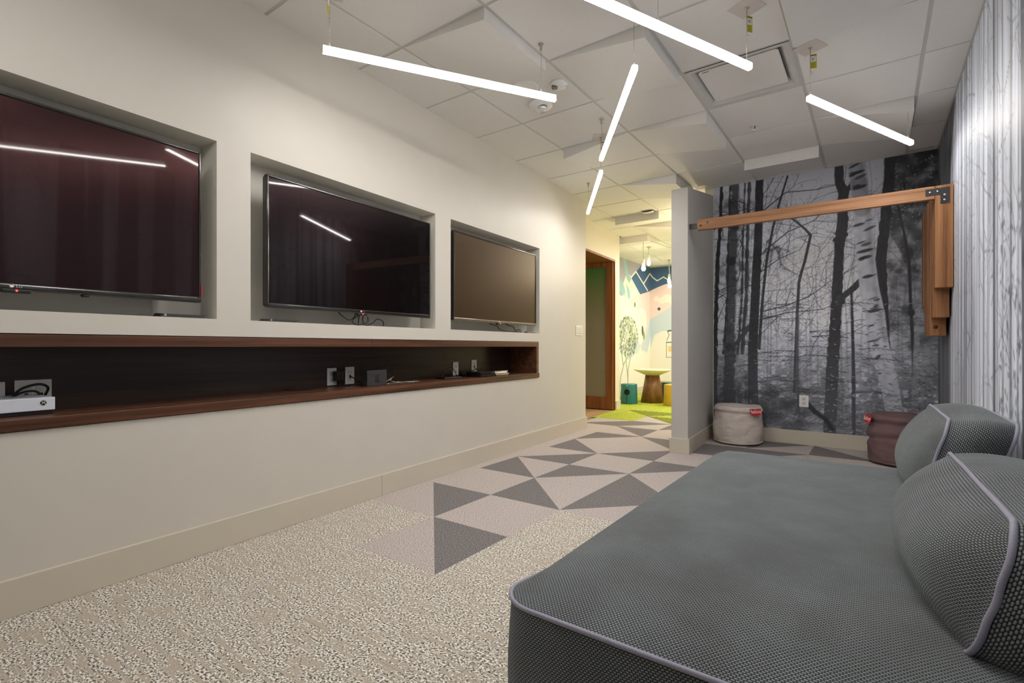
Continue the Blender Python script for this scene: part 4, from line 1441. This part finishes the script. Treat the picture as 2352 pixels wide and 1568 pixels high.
def make_led(label, p, q, ca, cb, tag_end, tag_rot=0.0, tag_end_plate=True, group='suspended LED light bars', both_plate=False):
    """p -> q along the bar; ca / cb: distance of the two cables from the ends p, q"""
    p, q = Vector(p), Vector(q)
    d = (q - p)
    rot = math.atan2(d.y, d.x)
    mid = (p + q) / 2
    L = d.length
    t = thing('light_bar', label, 'light', (mid.x, mid.y, LZ), rot, group)
    r = .0155
    sec = rrect(.031, .030, .010, 5, 0, -.001)
    low = [p for p in sec if p[1] < -.009]
    low = sorted([p for p in low], key=lambda p: math.atan2(p[1] - .02, p[0]))
    mb = MB()
    mb.prism(low, 0, -L / 2 + .004, L / 2 - .004)
    mb.build('diffuser', M['led'], t)
    MB().prism([(-.0158, -.0105), (.0158, -.0105), (.0158, .012), (.012, .018), (-.012, .018), (-.0158, .012)], 0, -L / 2, L / 2).build('housing', M['led_top'], t)
    for s in (-1, 1):
        mb = MB().prism(low, 0, s * L / 2 - s * .004, s * L / 2)
        mb.build('end_cap', M['led'], t)
    top = CE - LZ
    for k, (x, isp) in enumerate(((-L / 2 + ca, tag_end == 'p'), (L / 2 - cb, tag_end == 'q'))):
        c = MB().tube([(x, 0, .02), (x, 0, top - .001)], .0011 if not isp else .0019, 6).build('suspension_cable', M['steel'] if not isp else M['silver'], t)
        MB().lathe([(.004, 0), (.005, .004), (.0025, .016), (.0015, .02)], 10, (x, 0, .02)).build('cable_grip', M['white'], t)
        if isp or both_plate:
            MB().box(x - .066, x + .066, -.066, .066, top - .004, top, bev=.002).build('canopy_plate', M['canopy'], t)
            MB().lathe([(.012, 0), (.012, -.003), (.004, -.008), (.003, -.012)][::-1], 14, (x, 0, top - .003)).build('cable_bushing', M['steel'], t)
        else:
            MB().lathe([(.004, -.040), (.0065, -.036), (.0075, -.014), (.015, -.003), (.015, 0)], 14, (x, 0, top)).build('ferrule', M['steel'], t)
        if isp:
            tg = bpy.data.objects.new('warning_tag', None)
            C.objects.link(tg)
            tg.parent = t
            tg.location = (x, 0, 2.567 - LZ)
            tg.rotation_euler = (0, 0, tag_rot - rot)
            tg['label'] = 'yellow warning tag'
            MB().box(0, .034, -.0004, .0004, 0, .082).build('card', M['yellow'], tg)
            MB().box(.003, .031, -.0010, -.0004, .038, .070).box(.003, .031, .0004, .0010, .038, .070).build('pictogram_field', M['whitepaper'], tg)
            MB().box(.003, .031, -.0008, -.0004, .072, .079).build('header_print', M['olive'], tg)
            mb = MB()
            for k2 in range(5):
                mb.box(.004, .029 - .004 * (k2 % 2), -.0008, -.0004, .005 + k2 * .0062, .0078 + k2 * .0062)
            mb.build('text_lines', M['olive'], tg)
            mb = MB().tube([(.010, -.0012, .062), (.014, -.0012, .055), (.011, -.0012, .047)], .0016, 5).tube([(.012, -.0012, .055), (.022, -.0012, .060), (.027, -.0012, .066)], .0008, 4).tube([(.012, -.0012, .050), (.024, -.0012, .050)], .0008, 4)
            mb.build('pictogram', M['black'], tg)
            MB().tube([(.0, 0, -.012), (.012, -.003, -.020), (.016, -.004, -.034)], .0012, 5).tube([(0, 0, -.016), (.010, .004, -.024), (.012, .004, -.028)], .0012, 5).tube([(-.002, 0, -.03), (.010, -.002, -.036)], .0012, 5).build('cable_clamp', M['silver'], tg)
    return t


make_led('LED light bar nearest the televisions, hanging above the middle of the long wall', (.057, -.549), (.716, .515), .03, .09, 'p', -.9)
make_led('LED light bar running out of the top picture edge beside the air diffuser', (1.178, -.327), (1.692, .812), .6, .025, 'q', .9)
make_led('LED light bar hanging crosswise in the middle, its end pointing at the next bar', (1.212, .478), (.522, 1.520), .02, .02, 'none')
make_led('small-looking LED light bar farthest from the camera, near the hall wall', (.395, 1.782), (-.270, 2.842), .02, .06, 'p', .5)
make_led('LED light bar close to the two forest murals', (1.902, 1.362), (2.417, 2.513), .012, .05, 'p', .3)
make_led('LED light bar left of the camera, out of the picture', (.30, -2.35), (.88, -1.242), .03, .03, 'none')  # extra bar put in to brighten the lower left wall
make_led('LED light bar above the sofa, out of the picture', (1.549, -.159), (2.30, -1.16), .03, .03, 'none')

# ------------------------------------------------------------------ ceiling devices
fs = thing('fire_strobe', 'white round fire strobe on the ceiling beside the nearest light bar end', 'fire alarm', (.283, 1.040, CE), .3)
MB().lathe([(.082, 0), (.085, -.006), (.082, -.014), (.070, -.026), (.045, -.036), (0, -.038)], 36).build('housing', M['white'], fs)
MB().lathe([(.030, -.028), (.031, -.040), (.026, -.054), (.014, -.062), (0, -.063)], 24, (.02, -.022, 0)).build('strobe_lens', M['glass'], fs)
MB().lathe([(.033, -.026), (.033, -.036), (.030, -.037)], 24, (.02, -.022, 0)).build('lens_ring', M['lens'], fs)
text_obj('lettering', 'FIRE', .026, M['redtext'], fs, (.005, .048, -.0335), (PI + .33, 0, PI - .3))
MB().lathe([(0, -.0), (.004, 0), (.004, -.003), (0, -.003)], 10, (-.045, .005, -.034)).build('indicator', M['lens'], fs)
cs = thing('ceiling_speaker', 'flush round white ceiling plate half hidden behind the nearest light bar', 'speaker', (.325, .78, CE), 0)
MB().lathe([(.088, 0), (.088, -.004), (.080, -.006), (.076, -.003), (0, -.0035)], 40).build('grille', M['white'], cs)
os_ = thing('occupancy_sensor', 'white oval motion sensor with a dark lens on the ceiling beside the fire strobe', 'sensor', (.535, .870, CE), .5)
MB().lathe([(.055, 0), (.057, -.010), (.050, -.022), (.030, -.030), (0, -.031)], 30).build('housing', M['white'], os_)
MB().box(-.050, -.008, -.030, .020, -.034, -.018, bev=.008).build('lens', M['lens'], os_)
MB().box(.030, .048, -.012, .010, -.024, -.016, bev=.002).build('window', M['black'], os_)
sk = thing('sprinkler', 'white sprinkler head on the ceiling tile past the air diffuser', 'sprinkler', (1.452, 2.300, CE), 0)
MB().lathe([(.040, 0), (.040, -.003), (.026, -.006), (.012, -.004), (0, -.004)], 28).build('escutcheon', M['offwhite'], sk)
MB().box(-.0125, -.0095, -.003, .003, -.034, -.004).box(.0095, .0125, -.003, .003, -.034, -.004).build('frame_arm', M['white'], sk)
MB().lathe([(0, -.030), (.004, -.030), (.004, -.006), (0, -.006)], 10).build('bulb', M['lens'], sk)
MB().lathe([(0, -.036), (.015, -.036), (.016, -.0335), (0, -.0335)], 18).build('deflector', M['white'], sk)
ld = thing('ceiling_sensor', 'small white curved ceiling sensor in front of the dropped panel by the hall', 'sensor', (-.12, 4.215, CE), .0)
MB().box(-.075, .075, -.04, .04, -.008, 0, bev=.003).build('base', M['lens'], ld)
mb = MB()
arc = [(-.07 + .02 * k, -.014 - .010 * (1 - ((k - 3.5) / 3.5) ** 2)) for k in range(8)]
mb.prism([(x, z) for x, z in arc] + [(x, z - .006) for x, z in arc[::-1]], 1, -.045, .020)
mb.build('cover', M['white'], ld)

# square plaque air diffuser in its ceiling bay
ax, ay = 2.5 * G, 2.5 * G
ad_ = thing('air_diffuser', 'square white air diffuser with a floating centre plate in the ceiling', 'air diffuser', (ax, ay, CE), 0)
hw = G / 2 - .012
mb = MB()
o_, i_ = hw, .215
ring = [(-o_, -o_), (o_, -o_), (o_, o_), (-o_, o_)]
ringi = [(-i_, -i_), (i_, -i_), (i_, i_), (-i_, i_)]
lip = hw - .030
ringl = [(-lip, -lip), (lip, -lip), (lip, lip), (-lip, lip)]
vs = [(x, y, 0) for x, y in ring] + [(x, y, 0) for x, y in ringl] + [(x, y, .055) for x, y in ringi] + [(x, y, .10) for x, y in ringi]
fs_ = []
for s in range(3):
    for k in range(4):
        fs_.append([s * 4 + k, s * 4 + (k + 1) % 4, (s + 1) * 4 + (k + 1) % 4, (s + 1) * 4 + k])
fs_.append([12, 13, 14, 15])
mb.add(vs, fs_)
mb.build('recessed_frame', M['tbar'], ad_)
mb = MB().prism(rrect(.455, .455, .02, 5), 2, .012, .016)
mb.build('centre_plate', M['wedge'], ad_)
for xx in (-.14, .14):
    MB().box(xx - .012, xx + .012, -.22, -.205, .015, .07).build('hanger_bracket', M['steel'], ad_)
MB().box(-.205, -.165, -.213, -.207, .0108, .012).build('brand_plate', M['lens'], ad_)

# ------------------------------------------------------------------ open door in the hall wall
dr = thing('door_1', 'open wooden door with a green tinted glass panel in the hall', 'door', wl(-SET, 0, 0), TH)
dr['kind'] = 'structure'
fr = MB().box(-.145, .002, DU0, DU0 + .03, 0, DH).box(-.145, .002, DU1 - .012, DU1, 0, DH).box(-.95, .002, DU0 + .03, DU1 - .012, DH - .03, DH)
fr.build('door_frame', M['doorwood'], dr)
# leaf stands open at a right angle to the wall, hinged on the far jamb
lx0, lx1, ly = -.02 - .95, -.02, DU1 - .013
st = .105
MB().box(lx0, lx0 + st, ly - .045, ly, .012, DH - .034).build('stile', M['doorwood'], dr)
MB().box(lx1 - st, lx1, ly - .045, ly, .012, DH - .034).build('stile', M['doorwood'], dr)
MB().box(lx0 + st, lx1 - st, ly - .045, ly, .012, .20).build('bottom_rail', M['doorwood'], dr)
MB().box(lx0 + st, lx1 - st, ly - .045, ly, DH - .10, DH - .034).build('top_rail', M['doorwood'], dr)
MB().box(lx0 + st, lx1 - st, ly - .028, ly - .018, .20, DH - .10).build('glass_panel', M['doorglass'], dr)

# ------------------------------------------------------------------ upholstery
def round_rect_loop(w, h, r, n_edge=14, n_cor=8, bulge=0.0):
    """closed loop round a rectangle centred at 0 (counter-clockwise), with sides bowed out a little"""
    pts = []
    hw, hh = w / 2, h / 2
    cs_ = [((hw - r), (hh - r), 0), (-(hw - r), (hh - r), 90), (-(hw - r), -(hh - r), 180), ((hw - r), -(hh - r), 270)]
    for k, (cx, cy, a0) in enumerate(cs_):
        for i in range(n_cor + 1):
            a = math.radians(a0 + 90 * i / n_cor)
            pts.append((cx + r * math.cos(a), cy + r * math.sin(a)))
        nx, ny, _ = cs_[(k + 1) % 4]
        a = math.radians(a0 + 90)
        p0 = (cx + r * math.cos(a), cy + r * math.sin(a))
        p1 = (nx + r * math.cos(a), ny + r * math.sin(a))
        for i in range(1, n_edge):
            t = i / n_edge
            pts.append((p0[0] + t * (p1[0] - p0[0]), p0[1] + t * (p1[1] - p0[1])))
    out = []
    for x, y in pts:
        out.append((x * (1 + bulge * (1 - (y / hh) ** 2)), y * (1 + bulge * (1 - (x / hw) ** 2))))
    return out


def dome_panel(mb, loop, place, bulge, K=12, power=2.4, edge=None):
    """panel spanned by a loop, bulging by `bulge` in the middle; place(u,v,height)->xyz; uv = (u,v)"""
    n = len(loop)
    hv, hu = max(abs(v) for u, v in loop), max(abs(u) for u, v in loop)

    def arc_(s):
        return sum(math.sqrt(1 + (bulge * power * ((i + .5) * s / 12) ** (power - 1) / hv) ** 2) for i in range(12)) * s / 12
    vs, uvv = [], []
    for k in range(K):
        s = 1 - (k / K) ** 1.7
        hgt0 = bulge * (1 - s ** power)
        for (u, v) in loop:
            hgt = hgt0 if edge else bulge * (max(0, 1 - abs(u * s / hu) ** 2.6) * max(0, 1 - abs(v * s / hv) ** 2.2)) ** .75 * (1 - s ** 16)
            vs.append(place(u * s, v * s, hgt) if not edge else edge(u, v, s, hgt))
            uvv.append((u * s, v * arc_(s) if not edge else v * s))
    vs.append(place(0, 0, bulge))
    uvv.append((0, 0))
    fs, uvs = [], []
    for k in range(K - 1):
        for i in range(n):
            f = [k * n + i, k * n + (i + 1) % n, (k + 1) * n + (i + 1) % n, (k + 1) * n + i]
            fs.append(f)
    for i in range(n):
        fs.append([(K - 1) * n + i, (K - 1) * n + (i + 1) % n, K * n])
    uvs = [[uvv[q] for q in f] for f in fs]
    mb.add(vs, fs, 0, True, uvs)


def strip(mb, loop, place, t0, t1, bow, M_=8):
    """boxing round a loop from depth t0 to t1, bowed outwards"""
    n = len(loop)
    arc = [0.0]
    for i in range(n):
        a, b = loop[i], loop[(i + 1) % n]
        arc.append(arc[-1] + math.hypot(b[0] - a[0], b[1] - a[1]))
    vs, fs, uvs = [], [], []
    for m in range(M_ + 1):
        t = m / M_
        k = 1 + bow * math.sin(PI * t)
        for (u, v) in loop:
            r = math.hypot(u, v) + 1e-9
            e = bow * math.sin(PI * t)
            vs.append(place(u + u / r * e, v + v / r * e, t0 + t * (t1 - t0)))
    for m in range(M_):
        for i in range(n):
            fs.append([m * n + i, m * n + (i + 1) % n, (m + 1) * n + (i + 1) % n, (m + 1) * n + i])
            d0, d1 = t0 + m / M_ * (t1 - t0), t0 + (m + 1) / M_ * (t1 - t0)
            uvs.append([(arc[i], d0), (arc[i + 1], d0), (arc[i + 1], d1), (arc[i], d1)])
    mb.add(vs, fs, 0, True, uvs)


# low seat platform
SX0, SX1, SY0, SY1, SH = 1.535, 2.645, -1.105, .885, .418
sofa = thing('sofa', 'wide low dark grey woven sofa with lilac piping along the mural wall', 'sofa', ((SX0 + SX1) / 2, (SY0 + SY1) / 2, 0))
loop = round_rect_loop(SX1 - SX0, SY1 - SY0, .085, 24, 8, .004)
mb = MB()
HW_, HH_ = (SX1 - SX0) / 2, (SY1 - SY0) / 2


def sstep(x):
    x = min(1, max(0, x))
    return x * x * (3 - 2 * x)


def roll(u, v):
    """how far the top cover rolls over the long and the far edge, hiding the seam there"""
    a = sstep((-HW_ + .05 - u) / .05) * sstep((v + HH_ - .05) / .30)
    b = sstep((v - HH_ + .05) / .05)
    return max(a, b)


def seat_edge(u, v, s, h):
    w = roll(u, v)
    d = .020 * w * math.sin(PI * min(1, (1 - s) / .11))
    r = math.hypot(u, v)
    nu, nv = (-1, 0) if u < -HW_ + .06 and v < HH_ - .08 else ((0, 1) if v > HH_ - .06 and u > -HW_ + .08 else (-.7, .7))
    return (u * s + nu * d, v * s + nv * d, SH + h - .030 * w * s ** 14)


dome_panel(mb, loop, lambda u, v, h: (u, v, SH + h), .040, 18, 7.0, seat_edge)
strip(mb, loop, lambda u, v, t: (u, v, t - .030 * roll(u, v) * (t - .07) / (SH - .07)), SH, .07, .010, 8)
mb.add([(u, v, .07) for u, v in loop], [list(range(len(loop)))])
mb.build('seat', M['weave'], sofa)
MB().tube([(u * 1.002, v * 1.002, SH - .030 * roll(u, v)) for u, v in loop], .0052, 8, closed=True).build('seat_piping', M['piping'], sofa)
MB().tube([(u * 1.002, v * 1.002, .085) for u, v in loop], .0052, 8, closed=True).build('seat_piping', M['piping'], sofa)
for fx, fy in ((-.47, -.9), (.47, -.9), (-.47, .9), (.47, .9)):
    MB().lathe([(.022, 0), (.028, .07)], 16, (fx, fy, 0)).build('leg', M['black'], sofa)


def cushion(label, y0, y1, z0, z1n, z1f, xb, xt, thick, front_bulge):
    yc = (y0 + y1) / 2
    zc = (z0 + (z1n + z1f) / 2) / 2
    t = thing('back_cushion', label, 'cushion', (xb + thick / 2 + .05, yc, z0))
    ox = xb + thick / 2 + .05
    w, h = y1 - y0, (z1n + z1f) / 2 - z0
    lp = round_rect_loop(w, h, .060, 14, 8, .012)
    dz = (z1f - z1n) / w

    def place(u, v, d):
        z = zc + v - z0 + (u * dz * (v + h / 2) / h)
        lean = (v + h / 2) / h * (xt - xb)
        return (xb + lean - ox + d, u, z)
    mb = MB()
    dome_panel(mb, lp, lambda u, v, hh: place(u, v, -hh), front_bulge, 12, 2.2)
    strip(mb, lp, lambda u, v, d: place(u, v, d), 0, thick, .030, 10)
    dome_panel(mb, lp, lambda u, v, hh: place(u, v, thick + hh), .035, 10, 2.2)
    mb.build('cover', M['weave'], t)
    pp = []
    for k, (u, v) in enumerate(lp):
        q = place(u * 1.003, v * 1.003, -.001)
        wv = .0018 * math.sin(k * .55) * math.sin(k * .21)
        pp.append((q[0] + wv, q[1], q[2]))
    MB().tube(pp, .0056, 8, closed=True).build('front_piping', M['piping'], t)
    MB().tube([place(u * 1.003, v * 1.003, thick + .001) for u, v in lp], .0056, 8, closed=True).build('rear_piping', M['piping'], t)
    return t


cushion('nearer plump dark grey back cushion with lilac piping on the sofa', -.870, .075, SH + .026, .680, .645, 2.335, 2.395, .17, .120)
cushion('farther plump dark grey back cushion with lilac piping, behind the nearer one', .165, .935, SH + .026, .725, .712, 2.320, 2.408, .16, .080)


# ------------------------------------------------------------------ bean poufs
def pouf(name, label, mat, x, y, r, h, seed, fold, tag_ang, tag_z, body, seam_ang):
    t = thing(name, label, 'pouf', (x, y, 0))
    seg, rows = 96, 40
    vs, fs = [], []
    for j in range(rows + 1):
        v = j / rows
        if v < .62:
            s = v / .62
            z = .012 + s * (h - .055)
            rr = r * (.93 + .085 * math.sin(PI * min(1, s * 1.05)) ** .7 - .03 * s)
        elif v < .80:
            s = (v - .62) / .18 * PI / 2
            z = h - .043 + .043 * math.sin(s)
            rr = r * (.985 - .10) - 0 + r * .09 * math.cos(s)
        else:
            s = (v - .80) / .20
            z = h + .012 * math.sin(s * PI / 2)
            rr = r * .885 * (1 - s)
        for k in range(seg):
            a = 2 * PI * k / seg
            n = mnoise.noise(Vector((math.cos(a) * 3.2 + seed, math.sin(a) * 3.2, z * 11 + math.sin(a * 2) * 1.2)))
            n2 = mnoise.noise(Vector((math.cos(a) * 4 + seed, math.sin(a) * 4, z * 42 + 5)))
            wr = .012 * n + .006 * n2
            d = 0
            if fold and v < .7:
                zf = h * .52 + .022 * math.sin(a * 1.5 + 1.0)
                d = (-.030 * math.exp(-((z - zf) / .014) ** 2)) * (.35 + .65 * math.sin(a * 1.0 + 2.2) ** 2) + .010 * math.exp(-((z - zf - .05) / .03) ** 2)
            q = max(0, rr + (wr + d) * min(1, rr / (r * .6)))
            zz = z + (0 if v < .6 else .010 * mnoise.noise(Vector((math.cos(a) * rr * 9 + seed, math.sin(a) * rr * 9, 2))))
            vs.append((q * math.cos(a), q * math.sin(a), zz))
    for j in range(rows):
        for k in range(seg):
            fs.append([j * seg + k, j * seg + (k + 1) % seg, (j + 1) * seg + (k + 1) % seg, (j + 1) * seg + k])
    fs.append(list(range(seg))[::-1])
    MB().add(vs, fs, 0, True).build('cover', mat, t)

    def row_ring(j, off):
        return [(vs[j * seg + k][0] * off, vs[j * seg + k][1] * off, vs[j * seg + k][2]) for k in range(seg)]
    MB().tube(row_ring(1, 1.004), .005, 6, closed=True).build('bottom_seam', mat, t)
    MB().tube(row_ring(int(rows * .66), 1.001), .0028, 6, closed=True).build('top_seam', mat, t)
    for sa in seam_ang:
        k = int(sa / (2 * PI) * seg) % seg
        MB().tube([(vs[j * seg + k][0] * 1.002, vs[j * seg + k][1] * 1.002, vs[j * seg + k][2]) for j in range(1, int(rows * .66))], .0022, 5).build('side_seam', mat, t)
    # red woven tag standing on the top rim
    tg = bpy.data.objects.new('brand_tag', None)
    C.objects.link(tg)
    tg.parent = t
    ca, sa = math.cos(tag_ang), math.sin(tag_ang)
    tg.location = ((r + .012) * ca * 1.0, (r + .012) * sa * 1.0, tag_z)
    tg.rotation_euler = (0, body[1], tag_ang)
    tg['label'] = 'red tag with white lettering'
    n = 10
    vs2, fs2 = [], []
    for i in range(n + 1):
        u = -.062 + .124 * i / n
        for j in range(5):
            w = -.032 + .064 * j / 4
            vs2.append((.0035 * math.sin(i * .9) + .002, u, w))
    for i in range(n):
        for j in range(4):
            fs2.append([i * 5 + j, i * 5 + j + 1, i * 5 + j + 6, i * 5 + j + 5])
    mb = MB().add(vs2, fs2, 0, True)
    mb.add([(p[0] - .002, p[1], p[2]) for p in vs2], [f[::-1] for f in fs2], 0, True)
    rim = [i * 5 for i in range(n + 1)] + [n * 5 + j for j in range(1, 5)] + [i * 5 + 4 for i in range(n - 1, -1, -1)] + [j for j in range(3, 0, -1)]
    L = len(rim)
    mb.add([vs2[k] for k in rim] + [(vs2[k][0] - .002, vs2[k][1], vs2[k][2]) for k in rim], [[k, (k + 1) % L, L + (k + 1) % L, L + k] for k in range(L)])
    mb.build('ribbon', M['red'], tg)
    text_obj('lettering', 'fatboy', .050, M['whitepaper'], tg, (.0062, 0, .002), (PI / 2, 0, PI / 2), .0006)
    return t


M['pouf_cream'] = pmat('cream_canvas', (.62, .55, .50), .8, var=.05, scale=9, bmp=.25, bscale=420, spec=.15)
M['pouf_plum'] = pmat('plum_canvas', (.17, .108, .112), .8, var=.06, scale=9, bmp=.25, bscale=420, spec=.15)
va = math.atan2(-1.98 - 3.5, 2.207 - 1.08)
pouf('bean_pouf', 'cream canvas bean pouf with a red tag beside the partition end', M['pouf_cream'], 1.085, 3.490, .232, .375, 3.1, False, va + .72, .335, (0, -.45), (va - .65, va + 2.2))
va2 = math.atan2(-1.98 - 3.27, 2.207 - 2.385)
pouf('bean_pouf', 'plum canvas bean pouf with a deep fold and red tag behind the sofa cushions', M['pouf_plum'], 2.392, 3.275, .235, .405, 9.4, True, va2 - 1.15, .365, (0, -.25), (va2 + 1.9,))

# ------------------------------------------------------------------ timber frame on the mural wall
BY = 2.66
tf = thing('timber_frame', 'brown timber frame: a beam from partition to mural wall and a stepped row of posts', 'timber frame', (1.78, BY, 0))
ox, oy = 1.78, BY


def tb(x0, x1, y0, y1, z0, z1, bev=.003):
    return MB().box(x0 - ox, x1 - ox, y0 - oy, y1 - oy, z0, z1, bev=bev)


tb(.915, 2.555, BY, BY + .042, 2.014, 2.106).build('beam', M['timber_x'], tf)
POSTS = [(2.556, 2.654, BY, .115, 1.385, 2.106), (2.551, 2.645, BY + .125, .13, 1.180, 2.08), (2.547, 2.640, BY + .265, .135, 1.050, 2.08),
         (2.540, 2.638, BY + .41, .135, 1.060, 2.08), (2.540, 2.638, BY + .555, .14, 1.065, 2.08), (2.534, 2.636, BY + .705, .14, 1.29, 2.08)]
for k, (a, b, y, d, z0, z1) in enumerate(POSTS):
    tb(a, b, y, y + d, z0, z1).build('post', M['timber_z'], tf)
# bent steel corner plate with four bolts
br = MB()
br.prism([(2.503 - ox, 2.087), (2.635 - ox, 2.087), (2.635 - ox, 1.975), (2.585 - ox, 1.975), (2.585 - ox, 2.040), (2.503 - ox, 2.040)], 1, -.004, -.0002)
b0 = br.build('angle_bracket', M['blacksteel'], tf)
b0['label'] = 'black steel corner bracket'
for bx, bz in ((2.528, 2.062), (2.570, 2.064), (2.608, 2.035), (2.608, 2.000)):
    MB().lathe([(.0085, 0), (.0085, .003), (.006, .0055), (0, .006)], 6).xf(Matrix.Translation((bx - ox, -.004, bz)) @ Matrix.Rotation(PI / 2, 4, 'X')).build('bolt', M['steel'], b0)
MB().box(.842 - ox, .918 - ox, .012, .034, 2.034, 2.080).build('wall_bracket', M['blacksteel'], tf)
for bx, bz, rr in ((.945, 2.052, .010), (1.005, 2.072, .008)):
    MB().lathe([(rr, 0), (rr * .8, .0012), (0, .0014)], 14).xf(Matrix.Translation((bx - ox, 0, bz)) @ Matrix.Rotation(PI / 2, 4, 'X')).build('bolt_head' if bx < .96 else 'knot', M['blacksteel'], tf)
MB().lathe([(.014, 0), (.010, .0012), (0, .0014)], 14).xf(Matrix.Translation((2.580 - ox, .2648, 1.115)) @ Matrix.Rotation(PI / 2, 4, 'X')).build('knot', M['walnut_dark'], tf)


# ------------------------------------------------------------------ play room furniture and pendant bulbs
def kid_table(label, x, y):
    t = thing('play_table', label, 'table', (x, y, 0), 0, None)
    MB().lathe([(.200, 0), (.118, .475)], 40).build('base', M['table_wood'], t)
    MB().lathe([(.12, .475), (.315, .560), (.318, .572), (.31, .576), (0, .576)], 48).build('tabletop', M['tabletop'], t)
    return t


kid_table('small play table with a tapered brown wood base and cream top', -.915, 6.52)
kid_table('second play table mostly hidden by the partition, only its cream rim showing', -.30, 7.10)


def log_stool(label, x, y, r, h, mat, hole, rot, top):
    t = thing('log_stool', label, 'stool', (x, y, 0), rot)
    prof = [(r * .96, 0), (r * 1.0, .02), (r * .97, h * .5), (r * .95, h - .012), (r * .93, h), (0, h)]
    MB().lathe(prof, 40).build('body', mat, t)
    MB().lathe([(r * .92, h + .0005), (r * .92, h + .004), (0, h + .004)], 40).build('seat', top, t)
    if hole:
        hr = .052
        rr_ = r * 1.004

        def onc(y, z):      # a point on the round side of the stool
            return (rr_ * math.cos(y / rr_), rr_ * math.sin(y / rr_), z)
        n_, k_ = 30, 5
        vs = [onc(hr * q / k_ * math.cos(2 * PI * i / n_), h * .62 + hr * q / k_ * math.sin(2 * PI * i / n_)) for q in range(1, k_ + 1) for i in range(n_)] + [onc(0, h * .62)]
        fs2 = [[q * n_ + i, q * n_ + (i + 1) % n_, (q + 1) * n_ + (i + 1) % n_, (q + 1) * n_ + i] for q in range(k_ - 1) for i in range(n_)] + [[k_ * n_, (i + 1) % n_, i] for i in range(n_)]
        MB().add(vs, fs2, 0, True).build('hand_hole', M['darkhole'], t)
        MB().tube([onc(hr * math.cos(2 * PI * i / n_), h * .62 + hr * math.sin(2 * PI * i / n_)) for i in range(n_)], .003, 6, closed=True).build('hole_rim', mat, t)
        MB().box(r * .95, r * 1.004, -.0035, .0035, .004, h * .62 - hr).build('slot', M['darkhole'], t)
        MB().tube([(r * .955, -.012, h * .97), (r * .985, -.010, h * .88), (r * .985, .010, h * .88), (r * .955, .012, h * .97)], .003, 6).build('strap', M['silver'], t)
    return t


vd = math.atan2(-1.98 - 6.1, 2.207 + 1.16)
log_stool('teal log stool with a round hole in front of the painted tree', -1.168, 6.10, .142, .335, M['teal'], True, vd - .25, pmat('teal_top', (.10, .30, .30), .4))
log_stool('mustard yellow log stool half hidden by the partition', -.455, 6.26, .168, .345, M['mustard'], False, 0, pmat('mustard_top', (.72, .55, .15), .4))
log_stool('dark teal log stool standing between table base and mustard stool', -.735, 6.83, .135, .335, M['darkteal'], False, 0, pmat('dark_teal_top', (.06, .20, .18), .4))
bt = thing('play_bench', 'low orange wooden bench behind the dark teal stool', 'bench', (-.75, 7.55, 0))
MB().box(-.42, .42, -.16, .16, .26, .30, bev=.004).build('seat', M['benchwood'], bt)
for sx in (-.38, .38):
    MB().box(sx - .02, sx + .02, -.15, .15, 0, .26).build('leg', M['benchwood'], bt)


def pendant(label, x, y, zb, swag=None, extra=None):
    t = thing('pendant_bulb', label, 'light', (x, y, CE), 0, 'bare bulb pendants of the play room')
    MB().lathe([(.028, 0), (.030, -.008), (.012, -.022), (.006, -.024)], 18).build('ceiling_hook', M['cordgreen'], t)
    L = CE - zb
    MB().tube(spline([(0, 0, -.02), (-.008, .004, -L * .35), (.004, 0, -L * .7), (0, 0, -L + .12)], 8), .005, 7).build('cord', M['cordgreen'], t)
    MB().lathe([(.008, -L + .135), (.022, -L + .128), (.024, -L + .06), (.018, -L + .052)], 18).build('socket', M['whitepaper'], t)
    MB().lathe([(.012, -L + .055), (.022, -L + .03), (.033, -L - .005), (.030, -L - .03), (.016, -L - .048), (0, -L - .052)], 20).build('glow_bulb', M['bulb'], t)
    if swag:
        MB().tube(spline([(0, 0, -.02)] + [(p[0] - x, p[1] - y, p[2] - CE) for p in swag], 10), .0045, 6).build('swag_cord', M['cordgreen'], t)
    if extra:
        for (dx_, dy_, zz) in extra:
            l2 = CE - zz
            MB().tube(spline([(0, 0, -.02), (dx_, dy_, -l2 * .6), (dx_, dy_, -l2 + .10)], 6), .005, 6).build('cord', M['cordgreen'], t)
            MB().lathe([(.012, -l2 + .055), (.022, -l2 + .03), (.033, -l2 - .005), (.030, -l2 - .03), (.016, -l2 - .048), (0, -l2 - .052)], 20, (dx_, dy_, 0)).build('glow_bulb', M['bulb'], t)
            MB().lathe([(.008, -l2 + .115), (.022, -l2 + .11), (.024, -l2 + .06), (.018, -l2 + .052)], 18, (dx_, dy_, 0)).build('socket', M['whitepaper'], t)
    return t


pendant('bare bulb on a pale green cord, nearest of the pendants', -.758, 5.70, 2.215, [(-.58, 5.72, 2.60), (-.35, 5.76, 2.50), (-.1, 5.8, 2.48)])
pendant('bare bulb on a short cord between the two other pendants', -.957, 6.458, 2.42, [(-.98, 6.9, 2.58), (-1.03, 7.5, 2.56), (-1.105, 7.95, 2.655)])
pendant('pair of bare bulbs on looped cords at the partition edge', -1.105, 7.97, 2.28, None, [(.02, -.03, 2.18)])
pendant('bare bulb pendant hanging behind the partition, hidden from the sofa side', .42, 4.75, 2.22)
